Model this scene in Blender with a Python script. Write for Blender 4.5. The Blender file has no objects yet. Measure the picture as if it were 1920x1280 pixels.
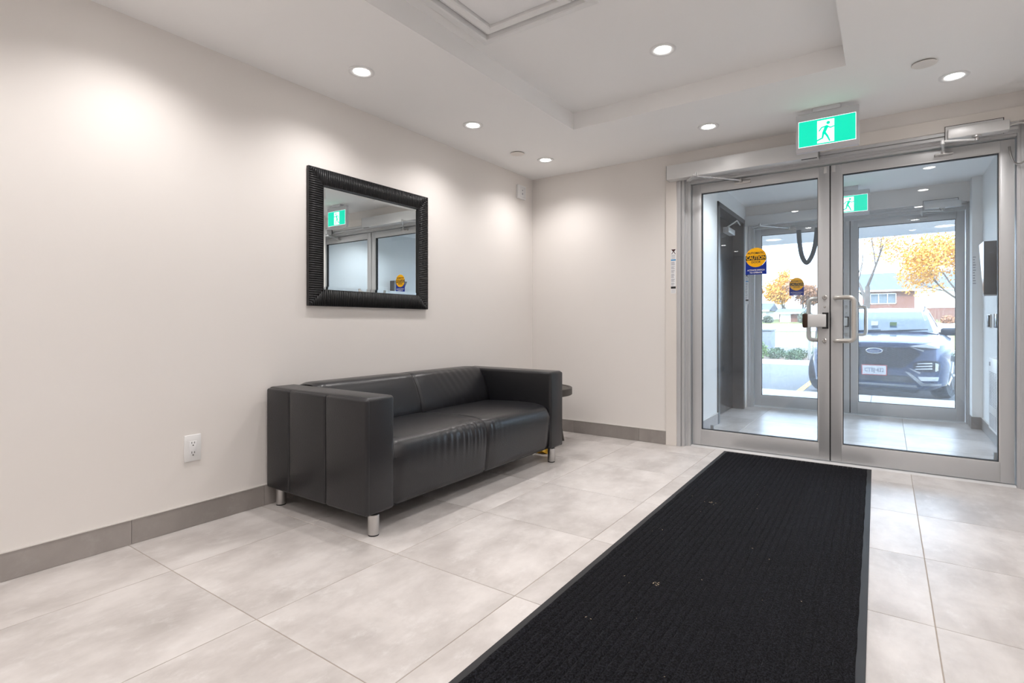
import bpy, bmesh, math, random
from math import pi, sin, cos, radians as R
from mathutils import Vector, Matrix

random.seed(7)
S = bpy.context.scene
C = S.collection

# ------------------------------------------------------------------ camera
cd = bpy.data.cameras.new('camera')
cam = bpy.data.objects.new('camera', cd); C.objects.link(cam)
cd.sensor_fit = 'HORIZONTAL'; cd.sensor_width = 36.0
cd.lens = 36.0 * 1001.5 / 1920.0
cd.shift_x = -6.2 / 1920.0
cd.shift_y = -(640 - 606.8) / 1920.0
cd.clip_start = 0.03; cd.clip_end = 600
cam.location = (0, 0, 1.0)
cam.rotation_euler = (pi / 2, 0, R(34.813))
S.camera = cam

# ------------------------------------------------------------------ world, sun, exposure
SKY_STRENGTH = 8.0
SUN_STRENGTH = 4.5
LAMP_WATTS = 29.0
VESTIBULE_FILL_WATTS = 38.0
w = bpy.data.worlds.new('world'); S.world = w; w.use_nodes = True
bg = w.node_tree.nodes['Background']
bg.inputs[0].default_value = (0.66, 0.82, 1.0, 1); bg.inputs[1].default_value = SKY_STRENGTH
sl = bpy.data.lights.new('sun', 'SUN'); sl.energy = SUN_STRENGTH; sl.angle = R(1.0); sl.color = (1.0, 0.93, 0.82)
sun = bpy.data.objects.new('sun', sl); C.objects.link(sun); sun.location = (6, -20, 30)
sun.rotation_euler = (R(52), 0, R(-14))
S.view_settings.view_transform = 'Standard'; S.view_settings.look = 'None'
S.view_settings.exposure = 0.08; S.view_settings.gamma = 1.0
S.view_settings.use_curve_mapping = False
S.cycles.use_denoising = True

# ------------------------------------------------------------------ materials
MATS = {}
def mat(name, col, rough=0.5, metal=0.0, noise=0.0, scale=8.0, bump=0.0, bscale=60.0, coat=0.0, spec=0.5, emit=None, estr=0.0, stretch=None):
    m = bpy.data.materials.new(name); m.use_nodes = True
    nt = m.node_tree; N = nt.nodes; L = nt.links
    p = N['Principled BSDF']
    p.inputs['Base Color'].default_value = (*col, 1)
    p.inputs['Roughness'].default_value = rough
    p.inputs['Metallic'].default_value = metal
    p.inputs['Coat Weight'].default_value = coat
    p.inputs['Coat Roughness'].default_value = 0.08
    p.inputs['Specular IOR Level'].default_value = spec
    if emit:
        p.inputs['Emission Color'].default_value = (*emit, 1)
        p.inputs['Emission Strength'].default_value = estr
    tc = N.new('ShaderNodeTexCoord'); src = tc.outputs['Object']
    if stretch:
        mp = N.new('ShaderNodeMapping'); mp.inputs['Scale'].default_value = stretch
        L.new(src, mp.inputs[0]); src = mp.outputs[0]
    if noise > 0:
        n = N.new('ShaderNodeTexNoise'); n.inputs['Scale'].default_value = scale; n.inputs['Detail'].default_value = 5
        L.new(src, n.inputs['Vector'])
        mx = N.new('ShaderNodeMix'); mx.data_type = 'RGBA'
        mx.inputs[6].default_value = (*[max(0, c * (1 - noise)) for c in col], 1)
        mx.inputs[7].default_value = (*[min(1, c * (1 + noise)) for c in col], 1)
        L.new(n.outputs['Fac'], mx.inputs[0]); L.new(mx.outputs[2], p.inputs['Base Color'])
    if bump > 0:
        b = N.new('ShaderNodeTexNoise'); b.inputs['Scale'].default_value = bscale; b.inputs['Detail'].default_value = 4
        L.new(src, b.inputs['Vector'])
        bp = N.new('ShaderNodeBump'); bp.inputs['Strength'].default_value = bump; bp.inputs['Distance'].default_value = 0.01
        L.new(b.outputs['Fac'], bp.inputs['Height']); L.new(bp.outputs[0], p.inputs['Normal'])
    MATS[name] = m
    return m

def glass_mat(name, tint, dust_haze):
    m = bpy.data.materials.new(name); m.use_nodes = True
    nt = m.node_tree; N = nt.nodes; L = nt.links
    for n in list(N):
        if n.type != 'OUTPUT_MATERIAL': N.remove(n)
    out = [n for n in N if n.type == 'OUTPUT_MATERIAL'][0]
    g = N.new('ShaderNodeNewGeometry')
    d = N.new('ShaderNodeVectorMath'); d.operation = 'DOT_PRODUCT'
    L.new(g.outputs['Normal'], d.inputs[0]); L.new(g.outputs['Incoming'], d.inputs[1])
    def M(op, a, b=None):
        x = N.new('ShaderNodeMath'); x.operation = op
        for i, v in enumerate((a, b)):
            if v is None: continue
            if isinstance(v, (int, float)): x.inputs[i].default_value = v
            else: L.new(v, x.inputs[i])
        return x.outputs[0]
    k = M('ADD', M('MULTIPLY', M('POWER', M('SUBTRACT', 1.0, M('ABSOLUTE', d.outputs['Value'])), 5.0), 0.95), 0.035)
    tr = N.new('ShaderNodeBsdfTransparent'); tr.inputs[0].default_value = (*tint, 1)
    gl = N.new('ShaderNodeBsdfGlossy'); gl.inputs['Roughness'].default_value = 0.0
    gl.inputs['Color'].default_value = (1, 1, 1, 1)
    df = N.new('ShaderNodeBsdfDiffuse'); df.inputs[0].default_value = (0.85, 0.9, 1, 1)
    tl = N.new('ShaderNodeBsdfTranslucent'); tl.inputs[0].default_value = (0.85, 0.9, 1, 1)
    dt = N.new('ShaderNodeMixShader'); L.new(df.outputs[0], dt.inputs[1]); L.new(tl.outputs[0], dt.inputs[2])
    m1 = N.new('ShaderNodeMixShader'); m1.inputs[0].default_value = dust_haze  # dust film, also raised on outer panes to imitate a veil of glare
    L.new(tr.outputs[0], m1.inputs[1]); L.new(dt.outputs[0], m1.inputs[2])
    m2 = N.new('ShaderNodeMixShader'); L.new(k, m2.inputs[0]); L.new(m1.outputs[0], m2.inputs[1]); L.new(gl.outputs[0], m2.inputs[2])
    L.new(m2.outputs[0], out.inputs[0])
    MATS[name] = m
    return m

def tile_mat(name, c0, c1, c2, rough):
    m = bpy.data.materials.new(name); m.use_nodes = True
    nt = m.node_tree; N = nt.nodes; L = nt.links; p = N['Principled BSDF']
    tc = N.new('ShaderNodeTexCoord'); oi = N.new('ShaderNodeObjectInfo')
    mul = N.new('ShaderNodeMath'); mul.operation = 'MULTIPLY'; mul.inputs[1].default_value = 37.0
    L.new(oi.outputs['Random'], mul.inputs[0])
    add = N.new('ShaderNodeVectorMath'); add.operation = 'ADD'
    L.new(tc.outputs['Object'], add.inputs[0]); L.new(mul.outputs[0], add.inputs[1])
    mp = N.new('ShaderNodeMapping'); mp.inputs['Scale'].default_value = (1.6, 1.0, 1.0); L.new(add.outputs[0], mp.inputs[0])
    n1 = N.new('ShaderNodeTexNoise'); n1.inputs['Scale'].default_value = 2.2; n1.inputs['Detail'].default_value = 8; n1.inputs['Roughness'].default_value = 0.62; n1.inputs['Distortion'].default_value = 0.15
    n2 = N.new('ShaderNodeTexNoise'); n2.inputs['Scale'].default_value = 9.0; n2.inputs['Detail'].default_value = 9; n2.inputs['Roughness'].default_value = 0.7
    L.new(mp.outputs[0], n1.inputs['Vector']); L.new(mp.outputs[0], n2.inputs['Vector'])
    def ramp(src, lo, hi, top):
        q = N.new('ShaderNodeMapRange'); q.interpolation_type = 'SMOOTHSTEP'
        q.inputs['From Min'].default_value = lo; q.inputs['From Max'].default_value = hi; q.inputs['To Min'].default_value = 0.0; q.inputs['To Max'].default_value = top
        L.new(src, q.inputs['Value']); return q.outputs[0]
    m0 = N.new('ShaderNodeMix'); m0.data_type = 'RGBA'; m0.inputs[6].default_value = (*c0, 1); m0.inputs[7].default_value = (*c1, 1)
    L.new(ramp(n1.outputs['Fac'], 0.22, 0.74, 1.0), m0.inputs[0])
    mx = N.new('ShaderNodeMix'); mx.data_type = 'RGBA'; L.new(ramp(n2.outputs['Fac'], 0.50, 0.78, 0.5), mx.inputs[0]); L.new(m0.outputs[2], mx.inputs[6])
    mx.inputs[7].default_value = (*c2, 1)
    hv = N.new('ShaderNodeHueSaturation')
    vr = N.new('ShaderNodeMapRange'); vr.inputs[3].default_value = 0.93; vr.inputs[4].default_value = 1.07
    L.new(oi.outputs['Random'], vr.inputs[0]); L.new(vr.outputs[0], hv.inputs['Value']); L.new(mx.outputs[2], hv.inputs['Color'])
    L.new(hv.outputs[0], p.inputs['Base Color'])
    p.inputs['Roughness'].default_value = rough
    MATS[name] = m
    return m

mat('wall', (0.80, 0.765, 0.735), 0.65, noise=0.012, scale=3, bump=0.02, bscale=250)
mat('wall_white', (0.85, 0.85, 0.845), 0.6, noise=0.01, scale=3)
mat('ceil', (0.92, 0.915, 0.91), 0.8, noise=0.01, scale=3)
mat('cream', (0.78, 0.735, 0.69), 0.4, noise=0.01, scale=4)
tile_mat('tile', (0.42, 0.385, 0.365), (0.69, 0.652, 0.63), (0.76, 0.74, 0.725), 0.33)
tile_mat('base_tile', (0.27, 0.245, 0.23), (0.36, 0.33, 0.31), (0.42, 0.395, 0.375), 0.4)
mat('grout', (0.36, 0.31, 0.265), 0.85, noise=0.08, scale=20)
mat('trim_metal', (0.75, 0.73, 0.70), 0.35, 0.6, noise=0.02)
mat('alu', (0.60, 0.605, 0.615), 0.42, 0.45, noise=0.03, scale=3, stretch=(1, 1, 0.1))
mat('alu_dark', (0.33, 0.33, 0.325), 0.45, 0.75, noise=0.03)
mat('alu_light', (0.68, 0.68, 0.68), 0.42, 0.3, noise=0.02)
mat('chrome', (0.75, 0.75, 0.76), 0.12, 1.0, noise=0.02)
mat('steel', (0.55, 0.54, 0.53), 0.3, 1.0, noise=0.03)
mat('handle', (0.62, 0.59, 0.55), 0.35, 0.7, noise=0.02)
mat('black_rubber', (0.012, 0.012, 0.014), 0.6, noise=0.1, scale=30)
mat('white_plastic', (0.80, 0.80, 0.80), 0.35, noise=0.01)
mat('white_gloss', (0.82, 0.82, 0.83), 0.25, noise=0.01)
mat('bronze', (0.06, 0.035, 0.025), 0.35, 0.6, noise=0.05)
mat('leather', (0.0090, 0.0090, 0.0112), 0.31, noise=0.15, scale=14, bump=0.10, bscale=160, spec=0.55)
mat('leather_seam', (0.004, 0.004, 0.005), 0.6, noise=0.1)
mat('mirror', (0.86, 0.91, 0.92), 0.0, 1.0)
mat('frame_black', (0.007, 0.007, 0.0085), 0.42, noise=0.1, scale=20)
mat('tray_dark', (0.055, 0.048, 0.042), 0.5, noise=0.15, scale=25)
mat('black_slot', (0.004, 0.004, 0.004), 0.7, noise=0.05)
mat('yellow_plastic', (0.75, 0.42, 0.01), 0.4, noise=0.06)
mat('dark_door', (0.035, 0.038, 0.043), 0.2, noise=0.06, coat=0.2)
mat('dark_frame', (0.06, 0.06, 0.063), 0.4, noise=0.05)
mat('black_gloss', (0.02, 0.02, 0.022), 0.12, noise=0.05)
mat('lens', (1, 1, 1), 0.4, emit=(1.0, 0.97, 0.93), estr=25.0)
mat('lens_out', (1, 1, 1), 0.4, emit=(1.0, 0.97, 0.93), estr=3.0)
mat('exit_green', (0.0, 0.35, 0.24), 0.4, emit=(0.0, 0.72, 0.46), estr=0.95)
mat('exit_white', (0.9, 0.9, 0.9), 0.4, emit=(0.95, 1.0, 0.98), estr=1.15)
mat('exit_house', (0.62, 0.61, 0.64), 0.4, noise=0.01)
mat('st_yellow', (0.80, 0.46, 0.005), 0.45, noise=0.02)
mat('st_blue', (0.008, 0.03, 0.22), 0.45, noise=0.02)
mat('st_black', (0.008, 0.008, 0.008), 0.45, noise=0.02)
mat('st_white', (0.85, 0.85, 0.86), 0.45, noise=0.02)
mat('st_grey', (0.38, 0.38, 0.42), 0.5, noise=0.02)
mat('st_cyan', (0.05, 0.30, 0.62), 0.45, noise=0.02)
mat('st_brown', (0.045, 0.01, 0.01), 0.45, noise=0.02)
mat('concrete', (0.62, 0.60, 0.57), 0.9, noise=0.06, scale=4, bump=0.1)
mat('asphalt', (0.115, 0.118, 0.125), 0.9, noise=0.15, scale=40, bump=0.15, bscale=200)
mat('line_yellow', (0.65, 0.42, 0.10), 0.8, noise=0.1, scale=20)
mat('grass', (0.17, 0.185, 0.06), 0.95, noise=0.35, scale=1.2)
mat('soil', (0.16, 0.11, 0.08), 0.95, noise=0.3, scale=8)
mat('leaf_green', (0.055, 0.10, 0.045), 0.7, noise=0.4, scale=3)
mat('leaf_lime', (0.11, 0.18, 0.055), 0.7, noise=0.3, scale=3)
mat('leaf_orange', (0.62, 0.32, 0.05), 0.7, noise=0.3, scale=1.5)
mat('leaf_rust', (0.30, 0.15, 0.075), 0.7, noise=0.3, scale=1.5)
mat('conifer', (0.11, 0.13, 0.095), 0.8, noise=0.3, scale=2)
mat('bark', (0.10, 0.082, 0.07), 0.9, noise=0.25, scale=6)
mat('bark_grey', (0.07, 0.062, 0.065), 0.9, noise=0.25, scale=6)
mat('brick', (0.20, 0.098, 0.075), 0.9, noise=0.2, scale=25)
mat('shingle', (0.105, 0.12, 0.145), 0.9, noise=0.2, scale=12)
mat('siding', (0.82, 0.80, 0.77), 0.7, noise=0.03)
mat('house_glass', (0.12, 0.15, 0.18), 0.05, noise=0.1)
mat('utility', (0.16, 0.18, 0.20), 0.6, noise=0.08)
mat('car_paint', (0.028, 0.060, 0.15), 0.25, 0.4, noise=0.04, scale=2, coat=1.0)
mat('car_black', (0.012, 0.016, 0.026), 0.4, noise=0.1)
mat('car_trim', (0.42, 0.44, 0.47), 0.3, 0.7, noise=0.03)
mat('car_glass', (0.03, 0.055, 0.085), 0.08, noise=0.1, spec=0.35)
mat('car_lamp', (0.75, 0.78, 0.82), 0.1, 0.3, noise=0.05, coat=1.0)
mat('badge_blue', (0.03, 0.07, 0.20), 0.3, noise=0.03)
mat('plate_white', (0.82, 0.82, 0.85), 0.4, noise=0.02)
mat('plate_red', (0.62, 0.08, 0.08), 0.4, noise=0.02)
mat('tyre', (0.018, 0.02, 0.024), 0.75, noise=0.15, scale=20)
glass_mat('glass', (0.975, 0.99, 1.0), 0.010)
glass_mat('glass_outer', (0.965, 0.985, 1.0), 0.055)

def vinyl(name, col):
    m = bpy.data.materials.new(name); m.use_nodes = True; N = m.node_tree.nodes; L = m.node_tree.links
    p = N['Principled BSDF']; p.inputs['Base Color'].default_value = (*col, 1); p.inputs['Roughness'].default_value = 0.4
    t = N.new('ShaderNodeBsdfTranslucent'); t.inputs[0].default_value = (*[min(1, c * 1.15) for c in col], 1)
    x = N.new('ShaderNodeMixShader'); x.inputs[0].default_value = 0.45
    L.new(p.outputs[0], x.inputs[1]); L.new(t.outputs[0], x.inputs[2])
    L.new(x.outputs[0], [n for n in N if n.type == 'OUTPUT_MATERIAL'][0].inputs[0]); MATS[name] = m
vinyl('st_yellow', (0.95, 0.56, 0.005)); vinyl('st_blue', (0.01, 0.045, 0.36))

# carpet: charcoal with pale flecks, fine relief on the modelled ribs
def carpet_mat():
    m = mat('carpet', (0.012, 0.012, 0.015), 0.95, spec=0.15)
    nt = m.node_tree; N = nt.nodes; L = nt.links; p = N['Principled BSDF']
    tc = N.new('ShaderNodeTexCoord')
    mp = N.new('ShaderNodeMapping'); mp.inputs['Scale'].default_value = (1.0, 0.6, 1.0); L.new(tc.outputs['Object'], mp.inputs[0])
    n = N.new('ShaderNodeTexNoise'); n.inputs['Scale'].default_value = 240; n.inputs['Detail'].default_value = 3
    L.new(mp.outputs[0], n.inputs['Vector'])
    r = N.new('ShaderNodeValToRGB'); e = r.color_ramp.elements
    e[0].position = 0.40; e[0].color = (0.0012, 0.0012, 0.0016, 1); e[1].position = 0.74; e[1].color = (0.019, 0.019, 0.025, 1)
    L.new(n.outputs['Fac'], r.inputs[0]); L.new(r.outputs[0], p.inputs['Base Color'])
    b = N.new('ShaderNodeBump'); b.inputs['Strength'].default_value = 0.8; b.inputs['Distance'].default_value = 0.006
    L.new(n.outputs['Fac'], b.inputs['Height']); L.new(b.outputs[0], p.inputs['Normal'])
carpet_mat()

# ------------------------------------------------------------------ geometry helpers
ORG = {}
def V(*a): return Vector(a)
def box(bm, x0, x1, y0, y1, z0, z1, bev=0.0, seg=2):
    t = bmesh.new()
    bmesh.ops.create_cube(t, size=1.0)
    for v in t.verts:
        v.co = V((x0 + x1) / 2 + v.co.x * (x1 - x0), (y0 + y1) / 2 + v.co.y * (y1 - y0), (z0 + z1) / 2 + v.co.z * (z1 - z0))
    if bev > 0:
        bmesh.ops.bevel(t, geom=t.edges[:], offset=bev, segments=seg, affect='EDGES', profile=0.5)
    merge(bm, t); return bm
def merge(bm, t):
    me = bpy.data.meshes.new('tmp'); t.to_mesh(me); t.free(); bm.from_mesh(me); bpy.data.meshes.remove(me)
def quad(bm, pts):
    bm.faces.new([bm.verts.new(p) for p in pts])
def prism(bm, poly, axis, a, b):
    """extrude 2-D polygon (list of pairs) along axis from a to b; the pair fills the other two axes in order"""
    def P(p, h):
        q = list(p); q.insert(axis, h); return V(*q)
    A = [bm.verts.new(P(p, a)) for p in poly]; Bv = [bm.verts.new(P(p, b)) for p in poly]
    n = len(poly); fs = [bm.faces.new(A), bm.faces.new(Bv[::-1])]
    for i in range(n): fs.append(bm.faces.new([A[i], Bv[i], Bv[(i + 1) % n], A[(i + 1) % n]]))
    bmesh.ops.recalc_face_normals(bm, faces=fs)
    return bm
def tube(bm, pts, r, n=10, caps=True):
    pts = [Vector(p) for p in pts]; rs = r if isinstance(r, (list, tuple)) else [r] * len(pts)
    rings = []; up = None
    for i, p in enumerate(pts):
        d = (pts[min(i + 1, len(pts) - 1)] - pts[max(i - 1, 0)]).normalized()
        if up is None: up = d.orthogonal().normalized()
        up = (up - d * up.dot(d))
        up = up.normalized() if up.length > 1e-6 else d.orthogonal().normalized()
        s = d.cross(up)
        rings.append([bm.verts.new(p + rs[i] * (cos(2 * pi * k / n) * up + sin(2 * pi * k / n) * s)) for k in range(n)])
    for a, b in zip(rings, rings[1:]):
        for k in range(n): bm.faces.new([a[k], a[(k + 1) % n], b[(k + 1) % n], b[k]])
    if caps:
        bm.faces.new(rings[0][::-1]); bm.faces.new(rings[-1])
    return bm
def arc_path(pts, rad, n=5):
    """round the corners of a polyline"""
    pts = [Vector(p) for p in pts]; out = [pts[0]]
    for a, b, c in zip(pts, pts[1:], pts[2:]):
        d1 = (a - b).normalized(); d2 = (c - b).normalized()
        p, q = b + d1 * rad, b + d2 * rad
        for k in range(n + 1):
            t = k / n; out.append((1 - t) ** 2 * p + 2 * t * (1 - t) * b + t * t * q)
    out.append(pts[-1]); return out
def lathe(bm, prof, c, axis=2, n=28):
    """prof: list of (radius, height) about the given axis through c"""
    rings = []
    for r, h in prof:
        ring = []
        for k in range(n):
            a = 2 * pi * k / n; q = [r * cos(a), r * sin(a)]; q.insert(axis, h)
            ring.append(bm.verts.new(Vector(c) + V(*q)))
        rings.append(ring)
    fs = []
    for a, b in zip(rings, rings[1:]):
        for k in range(n): fs.append(bm.faces.new([a[k], a[(k + 1) % n], b[(k + 1) % n], b[k]]))
    fs.append(bm.faces.new(rings[0])); fs.append(bm.faces.new(rings[-1][::-1]))
    bmesh.ops.recalc_face_normals(bm, faces=fs)
    return bm
def grid(bm, nu, nv, fn):
    vs = [[bm.verts.new(fn(i / nu, j / nv)) for j in range(nv + 1)] for i in range(nu + 1)]
    fs = []
    for i in range(nu):
        for j in range(nv): fs.append(bm.faces.new([vs[i][j], vs[i + 1][j], vs[i + 1][j + 1], vs[i][j + 1]]))
    return fs
def text_mesh(bm, s, size, M4, depth=0.0004, sx=1.0, bold=0.0):
    cu = bpy.data.curves.new('txt', 'FONT'); cu.body = s; cu.size = size; cu.align_x = 'CENTER'; cu.align_y = 'CENTER'
    cu.extrude = depth; cu.offset = size * bold; cu.resolution_u = 3
    o = bpy.data.objects.new('txt', cu); C.objects.link(o)
    dg = bpy.context.evaluated_depsgraph_get()
    me = bpy.data.meshes.new_from_object(o.evaluated_get(dg))
    me.transform(M4 @ Matrix.Diagonal((sx, 1, 1, 1)))
    bm.from_mesh(me); bpy.data.meshes.remove(me); bpy.data.objects.remove(o); bpy.data.curves.remove(cu)
    return bm
def facing_minus_y(x, y, z):           # text that reads from the -Y side
    return Matrix.Translation((x, y, z)) @ Matrix.Rotation(pi / 2, 4, 'X')
def obj(name, bm, m, parent=None, smooth=False, at=None, mesh=None):
    me = mesh
    if me is None:
        me = bpy.data.meshes.new(name)
        if parent is not None: org = ORG[parent]
        elif at is not None: org = Vector(at)
        else:
            xs = [v.co for v in bm.verts]
            org = V((min(c.x for c in xs) + max(c.x for c in xs)) / 2, (min(c.y for c in xs) + max(c.y for c in xs)) / 2, min(c.z for c in xs))
        for v in bm.verts: v.co -= org
        bm.normal_update(); bm.to_mesh(me); bm.free()
        me.materials.append(MATS[m])
        if smooth:
            for p in me.polygons: p.use_smooth = True
    o = bpy.data.objects.new(name, me); C.objects.link(o)
    ORG[o] = org.copy()
    if parent is not None: o.parent = parent
    else: o.location = org
    if smooth and smooth != True:
        pass
    return o
def soft(o, ang=35):
    me = o.data
    for p in me.polygons: p.use_smooth = True
    me.set_sharp_from_angle(angle=R(ang))
    return o
def tag(o, label, cat, group=None):
    o['label'] = label; o['category'] = cat
    if group: o['group'] = group
    return o
def thing(name, loc, label, cat, group=None):
    o = bpy.data.objects.new(name, None); C.objects.link(o); o.location = loc; ORG[o] = Vector(loc)
    o.empty_display_size = 0.1
    return tag(o, label, cat, group)
def struct(o, label=None):
    o['kind'] = 'structure'
    if label: o['label'] = label
    return o
def copy_tree(o, dv, parent=None):
    c = o.copy(); C.objects.link(c)
    if parent is not None: c.parent = parent
    else: c.location = o.location + Vector(dv)
    ORG[c] = ORG[o] + Vector(dv)
    for ch in [x for x in bpy.data.objects if x.parent == o]: copy_tree(ch, dv, c)
    return c
def B_(name, m, parent, *a, bev=0.0, seg=2, **k):
    o = obj(name, box(bmesh.new(), *a, bev=bev, seg=seg), m, parent, **k)
    return soft(o) if bev > 0 else o

# ------------------------------------------------------------------ dimensions of the place
XL, XR = -2.82, 0.73            # lobby side walls
YB, YF = 4.351, -2.8            # door wall, wall behind the viewer
H, TRAY = 2.394, 2.51
VL, VR, VY, VH = -1.39, 0.745, 6.84, 2.40   # vestibule
DL, DM, DR, DY = -1.318, -0.334, 0.650, 4.445   # door leaves
DV = 2.535                      # inner doors -> outer doors
TX0, TY0, TS = -2.379, 0.984, 0.6278

# ------------------------------------------------------------------ floor with tiles
fl = struct(obj('floor', box(bmesh.new(), XL, VR, YF, 7.1, -0.12, -0.0015), 'grout', at=(XL, YF, 0)), 'beige concrete-look floor tiles laid in a square grid')
xs = sorted(set([XL + 0.001, VR - 0.001] + [TX0 + TS * i for i in range(-1, 6) if XL + 0.02 < TX0 + TS * i < VR - 0.02]))
ys = sorted(set([YF + 0.001, 7.095] + [TY0 + TS * j for j in range(-7, 12) if YF + 0.02 < TY0 + TS * j < 7.08]))
g = 0.0017; shared = None
for i in range(len(xs) - 1):
    for j in range(len(ys) - 1):
        wx, wy = xs[i + 1] - xs[i] - 2 * g, ys[j + 1] - ys[j] - 2 * g
        full = abs(wx + 2 * g - TS) < 1e-4 and abs(wy + 2 * g - TS) < 1e-4
        cx, cy = (xs[i] + xs[i + 1]) / 2, (ys[j] + ys[j + 1]) / 2
        if full and shared: me = shared
        else:
            b = box(bmesh.new(), -wx / 2, wx / 2, -wy / 2, wy / 2, -0.008, 0.0, bev=0.0008, seg=1)
            me = bpy.data.meshes.new('floor_tile'); b.to_mesh(me); b.free(); me.materials.append(MATS['tile'])
            if full: shared = me
        o = bpy.data.objects.new('floor_tile', me); C.objects.link(o); o.parent = fl
        o.location = V(cx, cy, 0.0) - ORG[fl]; ORG[o] = V(cx, cy, 0)

# ------------------------------------------------------------------ ceiling with tray recess
TX1, TX2, TY1, TY2 = -1.849, -0.181, -1.6, 3.389
b = bmesh.new()
for x0, x1, y0, y1 in ((XL, TX1, YF, YB), (TX2, XR, YF, YB), (TX1, TX2, TY2, YB), (TX1, TX2, YF, TY1)):
    box(b, x0, x1, y0, y1, H, TRAY + 0.02)
box(b, TX1, TX2, TY1, TY2, TRAY, TRAY + 0.02)
struct(obj('ceiling', b, 'ceil', at=(0, 0, H)), 'off-white ceiling with a long recessed tray')
struct(obj('ceiling_vestibule', box(bmesh.new(), VL - 0.15, VR + 0.15, YB + 0.16, VY + 0.26, VH, VH + 0.13), 'ceil'), 'white ceiling of the entrance vestibule')

# ------------------------------------------------------------------ walls
struct(obj('wall_left', box(bmesh.new(), XL - 0.15, XL, YF - 0.15, YB + 0.16, -0.1, 2.6), 'wall'), 'cream painted wall behind the sofa')
struct(obj('wall_right', box(bmesh.new(), XR, XR + 0.15, YF - 0.15, YB, -0.1, 2.6), 'wall'), 'cream painted wall beside the doors')
struct(obj('wall_front', box(bmesh.new(), XL, XR, YF - 0.15, YF, -0.1, 2.6), 'wall'), 'cream painted wall at the far end of the lobby')
OX0, OX1, OZ = -1.412, 0.728, 2.215       # frame opening in the door walls
b = bmesh.new()
box(b, XL, OX0, YB, YB + 0.16, -0.1, 2.6); box(b, OX1, VR + 0.15, YB, YB + 0.16, -0.1, 2.6); box(b, OX0, OX1, YB, YB + 0.16, OZ, 2.6)
struct(obj('wall_back', b, 'wall'), 'cream painted wall with the glazed inner doors')
b = bmesh.new()
VX0 = VL - 0.02
box(b, -7.0, OX0 + 0.03, VY, VY + 0.26, -0.3, 2.6); box(b, OX1 - 0.01, 7.0, VY, VY + 0.26, -0.3, 2.6); box(b, OX0 + 0.03, OX1 - 0.01, VY, VY + 0.26, OZ, 2.6)
struct(obj('wall_outer', b, 'wall'), 'front wall of the building with the glazed outer doors')
DD0, DD1, DDZ = 5.575, 6.70, 2.205        # dark door opening in the vestibule's left wall
b = bmesh.new()
box(b, VL - 0.16, VL, YB + 0.16, DD0, -0.1, VH); box(b, VL - 0.16, VL, DD1, VY, -0.1, VH); box(b, VL - 0.16, VL, DD0, DD1, DDZ, VH)
struct(obj('wall_vestibule_left', b, 'wall_white'), 'white vestibule wall with a dark door')
b = bmesh.new()
box(b, VR, VR + 0.15, YB + 0.16, VY, -0.1, VH); box(b, 0.668, VR, 6.67, VY, 0.0, VH)
struct(obj('wall_vestibule_right', b, 'wall_white'), 'white vestibule wall with a narrow pilaster')
# unseen mass added above to block sun and sky; the entrance canopy
struct(obj('sun_block_mass', box(bmesh.new(), -14, 14, -14, 7.1, 2.62, 8.0), 'siding'), 'pale unseen building mass added over the entrance to block sun')
b = box(bmesh.new(), -5.5, 5.0, 7.1, 10.6, 2.42, 2.75)
cn = struct(obj('entrance_canopy', b, 'siding'), 'pale flat canopy over the entrance')

# ------------------------------------------------------------------ baseboards (tile pieces under a metal edge)
def baseboard(name, axis, wall, sign, a, bnd, step0):
    t = 0.010
    bm = bmesh.new()
    lo, hi = min(wall, wall + sign * t), max(wall, wall + sign * t)
    l2, h2 = min(wall, wall + sign * (t + 0.002)), max(wall, wall + sign * (t + 0.002))
    if axis == 1: box(bm, l2, h2, a, bnd, 0.1105, 0.1145)
    else: box(bm, a, bnd, l2, h2, 0.1105, 0.1145)
    root = struct(obj(name, bm, 'trim_metal', at=(lo, a, 0) if axis == 1 else (a, lo, 0)))
    cuts = [a] + [step0 + k * TS for k in range(-8, 12) if a + 0.03 < step0 + k * TS < bnd - 0.03] + [bnd]
    for p, q in zip(cuts, cuts[1:]):
        bm = bmesh.new()
        if axis == 1: box(bm, lo, hi, p + 0.0008, q - 0.0008, 0.001, 0.1105)
        else: box(bm, p + 0.0008, q - 0.0008, lo, hi, 0.001, 0.1105)
        obj('base_tile', bm, 'base_tile', root)
    return root
baseboard('baseboard_left', 1, XL, 1, YF, YB, 0.995)
baseboard('baseboard_back', 0, YB, -1, XL + 0.011, -1.502, -1.735)
baseboard('baseboard_right', 1, XR, -1, YF, YB, 0.995)
baseboard('baseboard_vestibule_left', 1, VL, 1, YB + 0.16, DD0 - 0.05, 4.9)
baseboard('baseboard_vestibule_right', 1, VR, -1, YB + 0.16, 6.669, 4.9)
bm = box(bmesh.new(), 0.660, 0.668, 6.668, VY, 0.001, 0.114); box(bm, 0.660, VR, 6.660, 6.669, 0.001, 0.114)
struct(obj('baseboard_pilaster', bm, 'base_tile'))

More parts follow.
